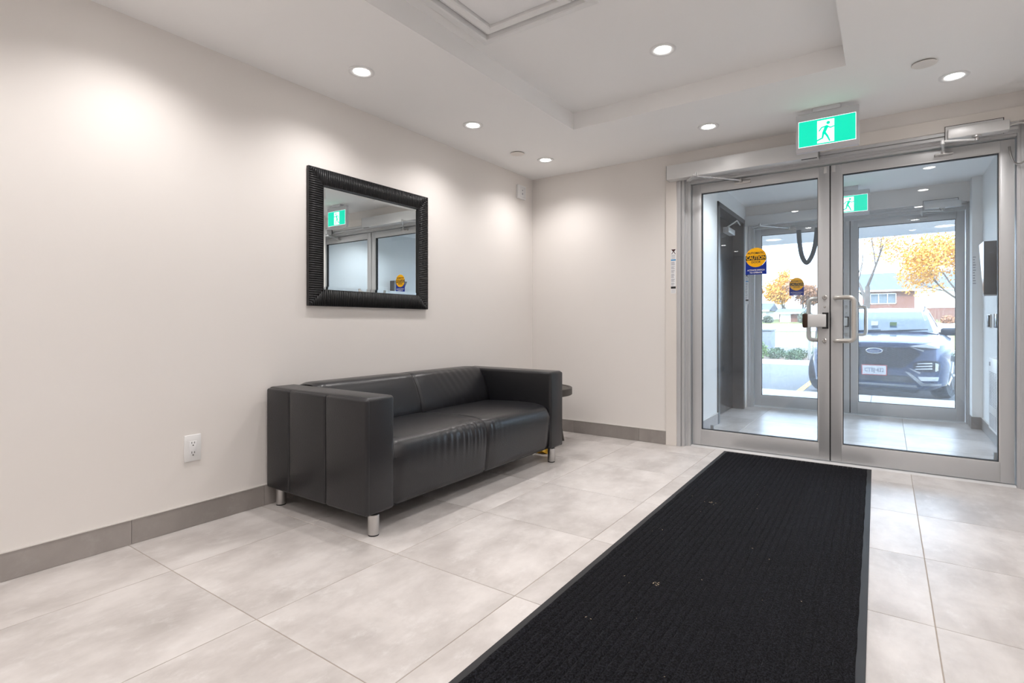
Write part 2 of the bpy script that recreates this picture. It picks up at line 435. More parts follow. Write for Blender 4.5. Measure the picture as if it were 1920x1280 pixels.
# ------------------------------------------------------------------ door casing (cream) and aluminium frames
bm = box(bmesh.new(), -1.501, OX0, YB - 0.013, YB + 0.001, 0.0, 2.300, bev=0.002)
box(bm, OX0, XR - 0.002, YB - 0.013, YB + 0.001, OZ, 2.300, bev=0.002)
struct(obj('trim_1', bm, 'cream'), 'cream door casing around the inner doors')
def door_frame(label):
    root = struct(bpy.data.objects.new('door_frame', None), label); C.objects.link(root)
    root.location = (DM, YB, 0); ORG[root] = V(DM, YB, 0)
    y0 = YB - 0.004
    # stepped profile: (depth, distance from the opening edge)
    for side, x_out, s in (('l', OX0, 1), ('r', OX1, -1)):
        wj = abs((DL if s == 1 else DR) - x_out) - 0.002
        poly = [(x_out, y0), (x_out + s * wj * .35, y0), (x_out + s * wj * .35, y0 + .018), (x_out + s * wj * .42, y0 + .018), (x_out + s * wj * .42, y0 + .010), (x_out + s * wj * .62, y0 + .010),
                (x_out + s * wj * .62, y0 + .05), (x_out + s * wj * .8, y0 + .05), (x_out + s * wj * .8, y0 + .062), (x_out + s * wj, y0 + .062), (x_out + s * wj, y0 + .164), (x_out, y0 + .164)]
        obj('jamb', prism(bmesh.new(), poly, 2, 0.0, OZ), 'alu', root)
    wj = OZ - 2.143
    z1 = OZ
    poly = [(y0, z1), (y0, z1 - wj * .3), (y0 + .018, z1 - wj * .3), (y0 + .018, z1 - wj * .38), (y0 + .010, z1 - wj * .38), (y0 + .010, z1 - wj * .6), (y0 + .05, z1 - wj * .6),
            (y0 + .05, z1 - wj * .8), (y0 + .064, z1 - wj * .8), (y0 + .064, z1 - wj), (y0 + .164, z1 - wj), (y0 + .164, z1)]
    obj('head', prism(bmesh.new(), poly, 0, DL, DR), 'alu', root)
    th = bmesh.new(); prism(th, [(DY - 0.035, 0.0), (DY - 0.02, 0.010), (DY + 0.07, 0.010), (DY + 0.085, 0.0)], 0, DL, DR)
    obj('threshold', th, 'alu_light', root)
    return root
f1 = door_frame('aluminium frame around the inner glazed doors')
f2 = copy_tree(f1, (0, DV, 0)); f2['label'] = 'aluminium frame around the outer glazed doors'

# ------------------------------------------------------------------ glazed door leaves
def leaf(idx, xa, xb, pull_side, glass):
    """leaf from xa to xb; pull_side +1: meeting stile at xa (right leaf), -1: meeting stile at xb (left leaf)"""
    root = struct(bpy.data.objects.new('door_%d' % idx, None)); C.objects.link(root)
    root.location = ((xa + xb) / 2, DY, 0); ORG[root] = V((xa + xb) / 2, DY, 0)
    t = 0.044; st = 0.066; y0, y1 = DY, DY + t; zb, zt = 0.014, 2.138; gb, gt = 0.133, 2.070
    xa += 0.004; xb -= 0.004
    B_('stile', 'alu', root, xa, xa + st, y0, y1, zb, zt, bev=0.0015)
    B_('stile', 'alu', root, xb - st, xb, y0, y1, zb, zt, bev=0.0015)
    B_('rail', 'alu', root, xa + st, xb - st, y0, y1, gt, zt, bev=0.0015)
    B_('rail', 'alu', root, xa + st, xb - st, y0, y1, zb, gb, bev=0.0015)
    x0, x1 = xa + st, xb - st
    for k, (m, d, e) in enumerate((('alu_light', 0.007, 0.002), ('black_rubber', 0.004, 0.006))):
        bm = bmesh.new(); o = k * 0.007
        box(bm, x0 + o, x0 + o + d, y0 + e, y1 - e, gb + o, gt - o); box(bm, x1 - o - d, x1 - o, y0 + e, y1 - e, gb + o, gt - o)
        box(bm, x0 + o, x1 - o, y0 + e, y1 - e, gt - o - d, gt - o); box(bm, x0 + o, x1 - o, y0 + e, y1 - e, gb + o, gb + o + d)
        obj('glazing_bead' if k == 0 else 'gasket', bm, m, root)
    B_('pane', glass, root, x0 + 0.009, x1 - 0.009, DY + 0.019, DY + 0.025, gb + 0.009, gt - 0.009)
    xm = (xa + 0.030) if pull_side > 0 else (xb - 0.030)          # middle of the meeting stile
    for face, yy, sg in (('in', y0, -1), ('out', y1, 1)):
        if pull_side < 0 and face == 'in': continue
        s = pull_side; yo = yy + sg * 0.055
        pts = [(xm, yy, 1.185), (xm, yo, 1.185), (xm + s * 0.112, yo, 1.185), (xm + s * 0.112, yo, 0.880), (xm, yo, 0.880), (xm, yy, 0.880)]
        soft(obj('pull_handle', tube(bmesh.new(), arc_path(pts, 0.034), 0.0160, 14), 'handle', root), 60)
    if pull_side < 0:                                              # paddle latch and cylinders
        pd = B_('paddle_latch', 'alu_light', root, xm - 0.105, xm + 0.014, y0 - 0.05, y0 - 0.012, 0.975, 1.070, bev=0.008)
        B_('latch_cap', 'bronze', pd, xm - 0.140, xm - 0.103, y0 - 0.046, y0 - 0.016, 0.970, 1.076, bev=0.012)
        bm = bmesh.new(); box(bm, xm - 0.012, xm + 0.024, y0 - 0.045, y0, 1.070, 1.080); box(bm, xm - 0.012, xm + 0.024, y0 - 0.045, y0, 0.965, 0.975); box(bm, xm + 0.016, xm + 0.024, y0 - 0.045, y0, 0.965, 1.080)
        obj('latch_bracket', bm, 'black_rubber', pd)
        for zz in (1.190, 0.877):
            cy = obj('lock_cylinder', lathe(bmesh.new(), [(0.017, 0), (0.017, -0.006), (0.012, -0.010)], (xm, y0, zz), axis=1, n=20), 'steel', root)
            obj('key_slot', box(bmesh.new(), xm - 0.001, xm + 0.001, y0 - 0.0115, y0 - 0.009, zz - 0.006, zz + 0.006), 'black_slot', cy)
        obj('lock_stud', lathe(bmesh.new(), [(0.008, 0), (0.006, -0.008)], (xm, y0, 1.122), axis=1, n=14), 'steel', root)
    B_('pivot', 'alu_light', root, xm - 0.014 - pull_side * 0.008, xm + 0.006 - pull_side * 0.008, y0 - 0.006, y0, 2.085, 2.136, bev=0.002)
    B_('edge_seal', 'black_rubber', root, (xa - 0.0035) if pull_side > 0 else (xb - 0.001), (xa + 0.001) if pull_side > 0 else (xb + 0.0035), y0 + 0.006, y1, zb, zt)
    return root
d1 = leaf(1, DL, DM, -1, 'glass'); struct(d1, 'left inner glass door with paddle latch')
d2 = leaf(2, DM, DR, 1, 'glass'); struct(d2, 'right inner glass door with curved pull handle')
for src, n, lab in ((d1, 3, 'left outer glass door facing the parking lot'), (d2, 4, 'right outer glass door facing the parking lot')):
    c = copy_tree(src, (0, DV, 0)); c.name = 'door_%d' % n; c['label'] = lab
    for ch in bpy.data.objects:
        if ch.parent == c and ch.name.startswith('pane'):
            ch.data = ch.data.copy(); ch.data.materials[0] = MATS['glass_outer']

# dark door in the vestibule
dd = struct(bpy.data.objects.new('door_5', None), 'dark grey door in the vestibule with a closer'); C.objects.link(dd)
dd.location = (VL, (DD0 + DD1) / 2, 0); ORG[dd] = V(*dd.location)
bm = bmesh.new()
for y0, y1, z0, z1 in ((DD0 - 0.045, DD0 + 0.02, 0, DDZ + 0.02), (DD1 - 0.02, DD1 + 0.045, 0, DDZ + 0.02), (DD0 - 0.045, DD1 + 0.045, DDZ - 0.03, DDZ + 0.02)):
    box(bm, VL - 0.155, VL + 0.012, y0, y1, z0, z1)
obj('door_frame', bm, 'dark_frame', dd)
B_('door_leaf', 'dark_door', dd, VL - 0.155, VL - 0.11, DD0 + 0.022, DD1 - 0.022, 0.012, DDZ - 0.032, bev=0.002)
obj('backing', box(bmesh.new(), VL - 0.165, VL - 0.157, DD0, DD1, 0, DDZ), 'dark_frame', dd)
cb = B_('closer_body', 'alu_light', dd, VL - 0.109, VL - 0.045, 6.20, 6.50, 2.015, 2.075, bev=0.004)
bm = tube(bmesh.new(), [(VL - 0.07, 6.25, 2.08), (VL + 0.02, 6.30, 2.15)], 0.008, 8); tube(bm, [(VL + 0.02, 6.30, 2.15), (VL - 0.02, 6.64, 2.155)], 0.007, 8)
obj('closer_arm', bm, 'alu_light', dd)

# ------------------------------------------------------------------ sofa
SY0, SY1, SX0, SX1, SZ = 1.632, 3.455, -2.806, -1.972, 0.654
AW = 0.176; AB = 0.100
sofa = thing('sofa', ((SX0 + SX1) / 2, (SY0 + SY1) / 2, 0), 'black leather two-seat sofa with square arms and short steel legs', 'sofa')
for s in (0, 1):
    ya, yb = (SY0 + 0.008, SY0 + AW) if s == 0 else (SY1 - AW, SY1 - 0.008)
    bm = box(bmesh.new(), SX0, SX1, ya, yb, AB, SZ, bev=0.020, seg=4)
    arm = soft(obj('arm', bm, 'leather', sofa), 50)
    cuts = [SX0, -2.592, -2.283, SX1]
    for p, q in zip(cuts, cuts[1:]):
        y0, y1 = (SY0, SY0 + 0.03) if s == 0 else (SY1 - 0.03, SY1)
        bm = box(bmesh.new(), p + 0.0012, q - 0.0012, y0, y1, AB + 0.002, SZ - 0.008, bev=0.012, seg=3)
        soft(obj('side_panel', bm, 'leather', arm), 50)
sy0, sy1 = SY0 + AW - 0.004, SY1 - AW + 0.004
def gauss(x, s): return math.exp(-(x / s) ** 2)
def interp(P, s):
    L = [0]
    for a, b in zip(P, P[1:]): L.append(L[-1] + (Vector(b) - Vector(a)).length)
    t = s * L[-1]
    for i in range(len(P) - 1):
        if t <= L[i + 1] or i == len(P) - 2:
            k = (t - L[i]) / (L[i + 1] - L[i]); return Vector(P[i]).lerp(Vector(P[i + 1]), k)
def smooth_path(P, n=3):
    for _ in range(n):
        Q = [P[0]]
        for a, b in zip(P, P[1:]):
            Q += [tuple(.75 * x + .25 * y for x, y in zip(a, b)), tuple(.25 * x + .75 * y for x, y in zip(a, b))]
        P = Q + [P[-1]]
    return P
mid = (sy0 + sy1) / 2
seat_prof = smooth_path([(-2.60, 0.36), (-2.56, 0.418), (-2.45, 0.425), (-2.2, 0.438), (-2.03, 0.432), (-1.968, 0.405), (-1.962, 0.30), (-1.975, 0.18), (-1.985, 0.102), (-2.05, 0.098), (-2.6, 0.098)])
def seat_fn(u, v):
    p = interp(seat_prof, u); y = sy0 + (sy1 - sy0) * v
    seam = gauss(y - mid, 0.006) * 0.010 + gauss(y - mid, 0.05) * 0.004
    edge = gauss(y - sy0, 0.035) * 0.030 + gauss(y - sy1, 0.035) * 0.030
    nx = -1 if p.x > -1.99 else 0
    front = gauss(p.x + 1.98, 0.10) * gauss(p.y - 0.40, 0.10)
    wr = 0.0035 * sin((y - mid) * 190 + 6 * sin(p.x * 17)) * gauss(y - mid + 0.11, 0.14) * front
    wr += 0.0022 * sin((y + p.x * 0.9) * 120) * gauss(y - mid + 0.2, 0.25) * front
    up = 1 if p.y > 0.2 else 0
    dz = (-(seam + edge) * (1 if p.y > 0.36 else 0) + wr) * up
    dx = (-(seam + edge * 0.5) + wr * 1.2) if p.x > -2.0 else 0
    return V(p.x + dx, y, p.y + dz)
bm = bmesh.new(); grid(bm, 70, 150, seat_fn); bmesh.ops.recalc_face_normals(bm, faces=bm.faces[:])
seat = soft(obj('seat', bm, 'leather', sofa), 80)
bm = tube(bmesh.new(), [seat_fn(0.16 + 0.50 * k / 30, 0.5) + V(0.0015, 0, 0.0015) for k in range(31)], 0.0025, 6)
obj('seam', bm, 'leather_seam', seat)
back_prof = smooth_path([(-2.52, 0.36), (-2.50, 0.44), (-2.545, 0.56), (-2.585, 0.648), (-2.62, 0.672), (-2.74, 0.668), (-2.80, 0.655), (-2.80, 0.60), (-2.80, 0.2), (-2.6, 0.15)])
def back_fn(u, v):
    p = interp(back_prof, u); y = sy0 + (sy1 - sy0) * v
    seam = gauss(y - mid, 0.006) * 0.008 + gauss(y - mid, 0.06) * 0.004
    edge = gauss(y - sy0, 0.03) * 0.018 + gauss(y - sy1, 0.03) * 0.018
    wr = 0.0016 * sin((y + p.y * 0.5) * 95) * gauss(y - mid - 0.4, 0.22)
    f = 1 if p.x > -2.66 else 0
    return V(p.x - (seam + edge - wr) * f, y, p.y - (seam + edge) * (0.7 if p.y > 0.6 else 0))
bm = bmesh.new(); grid(bm, 60, 120, back_fn); bmesh.ops.recalc_face_normals(bm, faces=bm.faces[:])
bk = soft(obj('backrest', bm, 'leather', sofa), 80)
bm = tube(bmesh.new(), [back_fn(0.08 + 0.36 * k / 30, 0.5) + V(0.001, 0, 0.001) for k in range(31)], 0.0025, 6)
obj('seam', bm, 'leather_seam', bk)
obj('base', box(bmesh.new(), SX0 + 0.02, SX1 - 0.03, SY0 + 0.10, SY1 - 0.10, AB + 0.002, 0.34), 'leather_seam', sofa)
for lx, ly in ((-1.997, 1.695), (-2.757, 1.690), (-1.997, 3.330), (-2.757, 3.395)):
    lg = soft(obj('leg', lathe(bmesh.new(), [(0.026, 0.006), (0.027, 0.012), (0.027, 0.099), (0.020, 0.101)], (lx, ly, 0), n=24), 'steel', sofa), 40)
    obj('foot_pad', lathe(bmesh.new(), [(0.025, 0.0), (0.026, 0.007)], (lx, ly, 0), n=20), 'black_rubber', lg)

# ------------------------------------------------------------------ round side table behind the sofa arm
TCX, TCY, TR, TZ = -2.425, 3.80, 0.30, 0.470
tb = thing('side_table', (TCX, TCY, 0), 'low round side table with thick dark top behind the sofa arm', 'table')
soft(obj('table_top', lathe(bmesh.new(), [(TR - 0.004, TZ - 0.058), (TR, TZ - 0.054), (TR, TZ - 0.004), (TR - 0.004, TZ), (TR - 0.022, TZ), (TR - 0.026, TZ - 0.006)], (TCX, TCY, 0), n=56), 'tray_dark', tb), 40)
for k in range(3):
    a = 2 * pi * k / 3 + 0.9
    soft(obj('leg', tube(bmesh.new(), [(TCX + 0.16 * cos(a), TCY + 0.16 * sin(a), TZ - 0.058), (TCX + 0.24 * cos(a), TCY + 0.24 * sin(a), 0.0)], [0.018, 0.012], 12), 'tray_dark', tb), 40)
# small yellow item on the floor
bm = bmesh.new(); bmesh.ops.create_icosphere(bm, subdivisions=3, radius=1.0)
for v in bm.verts:
    c = v.co.copy(); k = 1 + 0.16 * sin(7 * c.x + 3 * c.z) + 0.13 * sin(9 * c.y - 4 * c.x)
    v.co = V(-2.19 + c.x * 0.075 * k, 3.535 + c.y * 0.055 * k, max(0.0, 0.026 + c.z * 0.034 * k))
tag(soft(obj('yellow_item', bm, 'yellow_plastic'), 60), 'small bright yellow crumpled item on the floor behind the sofa leg', 'clutter')

# ------------------------------------------------------------------ wall mirror
MY0, MY1, MZ0, MZ1, MF = 1.890, 2.888, 1.107, 1.936, 0.098
mx = XL
mir = thing('wall_mirror', (mx, (MY0 + MY1) / 2, MZ0), 'rectangular wall mirror in a ribbed black frame', 'mirror')
d0, d1_ = 0.022, 0.034
bm = box(bmesh.new(), mx + 0.001, mx + d0, MY0, MY1, MZ0, MZ0 + MF); box(bm, mx + 0.001, mx + d0, MY0, MY1, MZ1 - MF, MZ1)
box(bm, mx + 0.001, mx + d0, MY0, MY0 + MF, MZ0 + MF, MZ1 - MF); box(bm, mx + 0.001, mx + d0, MY1 - MF, MY1, MZ0 + MF, MZ1 - MF)
fr = obj('frame', bm, 'frame_black', mir)
# ribs: each rib a half-round bar across the frame, mitred at the corners
bm = bmesh.new(); pitch = 0.0135; rw = pitch * 0.36
def rib(bm, p, q, up):
    tube(bm, [p, q], rw, 6)
n = int((MY1 - MY0) / pitch)
for k in range(n + 1):
    y = MY0 + 0.006 + k * (MY1 - MY0 - 0.012) / n
    d = min(y - MY0, MY1 - y); ln = min(MF, d)
    if ln > 0.008:
        tube(bm, [(mx + d0, y, MZ1 - 0.003), (mx + d0, y, MZ1 - ln)], rw, 6); tube(bm, [(mx + d0, y, MZ0 + 0.003), (mx + d0, y, MZ0 + ln)], rw, 6)
n = int((MZ1 - MZ0) / pitch)
for k in range(n + 1):
    z = MZ0 + 0.006 + k * (MZ1 - MZ0 - 0.012) / n
    d = min(z - MZ0, MZ1 - z); ln = min(MF, d)
    if ln > 0.008:
        tube(bm, [(mx + d0, MY0 + 0.003, z), (mx + d0, MY0 + ln, z)], rw, 6); tube(bm, [(mx + d0, MY1 - 0.003, z), (mx + d0, MY1 - ln, z)], rw, 6)
rb = obj('frame_ribs', bm, 'frame_black', mir, smooth=True); rb['kind'] = 'stuff'
bm = bmesh.new()
for a in (0, 1):
    o, t = MF - 0.004, 0.006
    box(bm, mx + 0.002, mx + 0.026, MY0 + o, MY1 - o, (MZ0 + o) if a else (MZ1 - o - t), (MZ0 + o + t) if a else (MZ1 - o))
    box(bm, mx + 0.002, mx + 0.026, (MY0 + o) if a else (MY1 - o - t), (MY0 + o + t) if a else (MY1 - o), MZ0 + o, MZ1 - o)
obj('inner_lip', bm, 'frame_black', mir)
o = MF; bv = 0.022
gy0, gy1, gz0, gz1 = MY0 + o, MY1 - o, MZ0 + o, MZ1 - o
obj('mirror_glass', box(bmesh.new(), mx + 0.008, mx + 0.014, gy0 + bv, gy1 - bv, gz0 + bv, gz1 - bv), 'mirror', mir)
bm = bmesh.new(); A = [(gy0, gz0), (gy1, gz0), (gy1, gz1), (gy0, gz1)]; Bq = [(gy0 + bv, gz0 + bv), (gy1 - bv, gz0 + bv), (gy1 - bv, gz1 - bv), (gy0 + bv, gz1 - bv)]
for k in range(4):
    l = (k + 1) % 4
    quad(bm, [(mx + 0.0118, *A[k]), (mx + 0.0118, *A[l]), (mx + 0.014, *Bq[l]), (mx + 0.014, *Bq[k])])
    quad(bm, [(mx + 0.008, *A[l]), (mx + 0.008, *A[k]), (mx + 0.008, *Bq[k]), (mx + 0.008, *Bq[l])])
bmesh.ops.recalc_face_normals(bm, faces=bm.faces[:])
obj('bevelled_edge', bm, 'mirror', mir)

# ------------------------------------------------------------------ outlet and white wall box
oy0, oy1, oz0, oz1 = 1.218, 1.296, 0.322, 0.452
ou = thing('wall_outlet', (mx, (oy0 + oy1) / 2, oz0), 'white duplex power outlet low on the cream wall', 'outlet')
B_('cover_plate', 'white_plastic', ou, mx, mx + 0.007, oy0, oy1, oz0, oz1, bev=0.003)
face = B_('receptacle', 'white_gloss', ou, mx + 0.006, mx + 0.0095, oy0 + 0.022, oy1 - 0.022, oz0 + 0.032, oz1 - 0.032, bev=0.001)
for zc in (0.361, 0.409):
    bm = bmesh.new(); yc = (oy0 + oy1) / 2
    box(bm, mx + 0.0088, mx + 0.0098, yc - 0.0075, yc - 0.0050, zc, zc + 0.010); box(bm, mx + 0.0088, mx + 0.0098, yc + 0.0050, yc + 0.0075, zc, zc + 0.009)
    lathe(bm, [(0.0030, 0.0088), (0.0030, 0.0098)], (mx, yc, zc - 0.008), axis=0, n=12)
    obj('socket_slots', bm, 'black_slot', face)
wb = thing('wall_sensor', (mx, 4.135, 2.165), 'small white square sensor high on the wall near the corner', 'sensor')
B_('housing', 'white_plastic', wb, mx, mx + 0.024, 4.072, 4.200, 2.165, 2.292, bev=0.005)
B_('cover_plate', 'white_gloss', wb, mx + 0.022, mx + 0.027, 4.086, 4.186, 2.179, 2.278, bev=0.003)
obj('lens_dot', lathe(bmesh.new(), [(0.008, 0.026), (0.006, 0.029)], (mx, 4.136, 2.245), axis=0, n=14), 'st_grey', wb)
obj('lens_dot', lathe(bmesh.new(), [(0.011, 0.026), (0.008, 0.029)], (mx, 4.136, 2.213), axis=0, n=14), 'st_grey', wb)

# ------------------------------------------------------------------ entrance mat
MX0, MX1, MYa, MYb = -1.045, -0.085, 0.70, 4.378
def rotm(x, y):                    # the mat lies a touch askew
    a = R(0.8); cx, cy = -0.565, 4.378
    return cx + (x - cx) * cos(a) - (y - cy) * sin(a), cy + (x - cx) * sin(a) + (y - cy) * cos(a)
mt = thing('entrance_mat', (*rotm(-0.565, 2.5), 0), 'long ribbed charcoal carpet mat leading to the glass doors', 'mat')
bm = box(bmesh.new(), MX0, MX1, MYa, MYb, 0.0006, 0.0046, bev=0.0015)
for v in bm.verts: v.co.x, v.co.y = rotm(v.co.x, v.co.y)
obj('rubber_border', bm, 'black_rubber', mt)
bm = bmesh.new(); px0, px1, py0, py1 = MX0 + 0.024, MX1 - 0.024, MYa + 0.02, MYb - 0.006
nr = 32
def hz(s): return 0.0048 + 0.0052 * min(1.0, abs(sin(pi * s)) * 1.9)
NY = 60
rows = []
for i in range(nr * 8 + 1):
    x = px0 + (px1 - px0) * i / (nr * 8); z = hz(i / 8) if 0 < i < nr * 8 else 0.004
    r_ = []
    for j in range(NY + 1):
        y = py0 + (py1 - py0) * j / NY
        X, Y = rotm(x + 0.0012 * sin(j * 1.7 + i), y)
        zz = z + 0.0006 * sin(j * 2.1 + i * 0.7) if 0 < j < NY and 0 < i < nr * 8 else 0.004
        r_.append(bm.verts.new((X, Y, zz)))
    rows.append(r_)
for a, c in zip(rows, rows[1:]):
    for j in range(NY): bm.faces.new([a[j], c[j], c[j + 1], a[j + 1]])
bmesh.ops.recalc_face_normals(bm, faces=bm.faces[:])
o = obj('ribbed_pile', bm, 'carpet', mt, smooth=True); o['kind'] = 'stuff'
bm = bmesh.new()
for k in range(26):                # bits of dry leaf caught in the pile
    x = random.uniform(-0.95, -0.15); y = random.uniform(1.3, 4.0); a = random.uniform(0, pi); s = random.uniform(0.002, 0.005)
    p = V(x, y, 0.0102); e = V(cos(a), sin(a), 0) * s; f = V(-sin(a), cos(a), 0) * s * 0.4
    quad(bm, [p - e, p - f, p + e, p + f])
for cx, cy in ((-0.73, 1.98), (-0.80, 3.05)):
    for k in range(7):
        a = random.uniform(0, pi); s = random.uniform(0.004, 0.009)
        p = V(cx + random.gauss(0, 0.012), cy + random.gauss(0, 0.012), 0.0102); e = V(cos(a), sin(a), 0.1) * s; f = V(-sin(a), cos(a), 0) * s * 0.3
        quad(bm, [p - e, p - f, p + e, p + f])
mat('litter', (0.45, 0.36, 0.24), 0.8, noise=0.2)
o = obj('leaf_bits', bm, 'litter', mt); o['kind'] = 'stuff'

# ------------------------------------------------------------------ downlights, sprinkler covers, ceiling cassette
def downlight(x, y, z, label, power, group, color=(1.0, 0.962, 0.945)):
    t = thing('recessed_downlight', (x, y, z), label, 'light', group)
    soft(obj('trim_ring', lathe(bmesh.new(), [(0.071, 0.0), (0.071, -0.004), (0.066, -0.006), (0.047, -0.004), (0.044, -0.0005)], (x, y, z), n=36), 'white_plastic', t), 50)
    obj('lens', lathe(bmesh.new(), [(0.043, -0.0012), (0.036, -0.0035), (0.0, -0.0036)][:2], (x, y, z), n=28), 'lens', t)
    ld = bpy.data.lights.new('lamp', 'SPOT'); ld.energy = power; ld.color = color
    ld.spot_size = R(142); ld.spot_blend = 1.0; ld.shadow_soft_size = 0.028
    lo = bpy.data.objects.new('lamp', ld); C.objects.link(lo); lo.parent = t; lo.location = (0, 0, -0.034)
    return t
for k in range(7):
    y = 3.88 - 0.97 * k
    lab = {0: 'recessed ceiling downlight nearest the corner by the left wall', 1: 'recessed ceiling downlight above the mirror', 2: 'recessed ceiling downlight above the near sofa arm'}.get(k, 'recessed ceiling downlight in the row along the sofa wall')
    downlight(-2.385, y, H, lab, LAMP_WATTS, 'downlights along the sofa wall')
    lab = {0: 'recessed ceiling downlight beside the exit sign in front of the right door'}.get(k, 'recessed ceiling downlight in the row along the right wall')
    downlight(0.312, y, H, lab, LAMP_WATTS, 'downlights along the right wall')
downlight(-1.035, 3.88, H, 'recessed ceiling downlight between the tray recess and the left door', LAMP_WATTS, 'downlights along the door wall')
for k, y in enumerate((2.881, 0.9, -0.6)):
    downlight(-1.013, y, TRAY, ['recessed downlight inside the ceiling tray beside the air unit', 'recessed downlight inside the ceiling tray'][min(k, 1)], LAMP_WATTS, 'downlights in the ceiling tray')
for x, wall_ in ((-0.95, 'dark door'), (0.25, 'heater')):
    downlight(x, 5.15, VH, 'added unseen vestibule fill downlight on the %s side' % wall_, VESTIBULE_FILL_WATTS, 'added fill downlights in the vestibule', (0.86, 0.94, 1.0))  # fill lamps added out of sight to brighten the vestibule
for (x, y), lab in (((-2.479, 3.594), 'flat round cream sprinkler cover on the ceiling near the corner'), ((0.165, 3.593), 'flat round cream sprinkler cover on the ceiling before the right door')):
    t = thing('sprinkler_cover', (x, y, H - 0.012), lab, 'sprinkler', 'sprinkler covers')
    soft(obj('cap', lathe(bmesh.new(), [(0.050, -0.009), (0.056, -0.0075), (0.056, -0.006)], (x, y, H), n=32), 'cream', t), 40)
    obj('cup', lathe(bmesh.new(), [(0.045, 0.0), (0.045, -0.006)], (x, y, H), n=28), 'black_slot', t)
# cassette air unit in the tray
CX0, CX1, CY1 = -1.765, -1.095, 2.256; CY0 = CY1 - (CX1 - CX0)
ac = thing('ceiling_cassette', ((CX0 + CX1) / 2, (CY0 + CY1) / 2, TRAY - 0.03), 'white square air-conditioning cassette in the ceiling tray', 'air conditioner')
def sq_ring(bm, prof):
    rings = []
    for o, z in prof:
        rings.append([bm.verts.new((x, y, TRAY + z)) for x, y in ((CX0 + o, CY0 + o), (CX1 - o, CY0 + o), (CX1 - o, CY1 - o), (CX0 + o, CY1 - o))])
    for a, c in zip(rings, rings[1:]):
        for k in range(4): bm.faces.new([a[k], a[(k + 1) % 4], c[(k + 1) % 4], c[k]])
    bmesh.ops.recalc_face_normals(bm, faces=bm.faces[:])
    return bm
obj('panel_frame', sq_ring(bmesh.new(), [(0.0, 0.0), (0.0, -0.022), (0.006, -0.026), (0.040, -0.030), (0.048, -0.026), (0.052, -0.002)]), 'white_plastic', ac)
obj('inner_frame', sq_ring(bmesh.new(), [(0.096, -0.002), (0.096, -0.034), (0.102, -0.038), (0.136, -0.040), (0.142, -0.036), (0.150, -0.012), (0.165, -0.012)]), 'white_plastic', ac)
for k in range(4):
    a, c = 0.056, 0.093
    P = [(CX0, CY0), (CX1, CY0), (CX1, CY1), (CX0, CY1)]; I = [(1, 1), (-1, 1), (-1, -1), (1, -1)]
    l = (k + 1) % 4
    f = lambda q, o: (P[q][0] + I[q][0] * o, P[q][1] + I[q][1] * o)
    bm = bmesh.new()
    top = [(*f(k, a + .03), TRAY - 0.004), (*f(l, a + .03), TRAY - 0.004), (*f(l, c + .03 - .03), TRAY - 0.028), (*f(k, c), TRAY - 0.028)]
    e = 0.004
    vs = [bm.verts.new(p) for p in [(*f(k, a), TRAY - 0.006), (*f(l, a), TRAY - 0.006), (*f(l, c), TRAY - 0.026), (*f(k, c), TRAY - 0.026)]]
    vs2 = [bm.verts.new(v.co + V(0, 0, e)) for v in vs]
    bm.faces.new(vs); bm.faces.new(vs2[::-1])
    for q in range(4): bm.faces.new([vs[q], vs2[q], vs2[(q + 1) % 4], vs[(q + 1) % 4]])
    bmesh.ops.recalc_face_normals(bm, faces=bm.faces[:])
    obj('air_vane', bm, 'white_plastic', ac)
B_('intake_panel', 'white_gloss', ac, CX0 + 0.152, CX1 - 0.152, CY0 + 0.152, CY1 - 0.152, TRAY - 0.030, TRAY - 0.018, bev=0.003)
obj('housing', box(bmesh.new(), CX0 + 0.002, CX1 - 0.002, CY0 + 0.002, CY1 - 0.002, TRAY - 0.003, TRAY - 0.0005), 'alu_dark', ac)

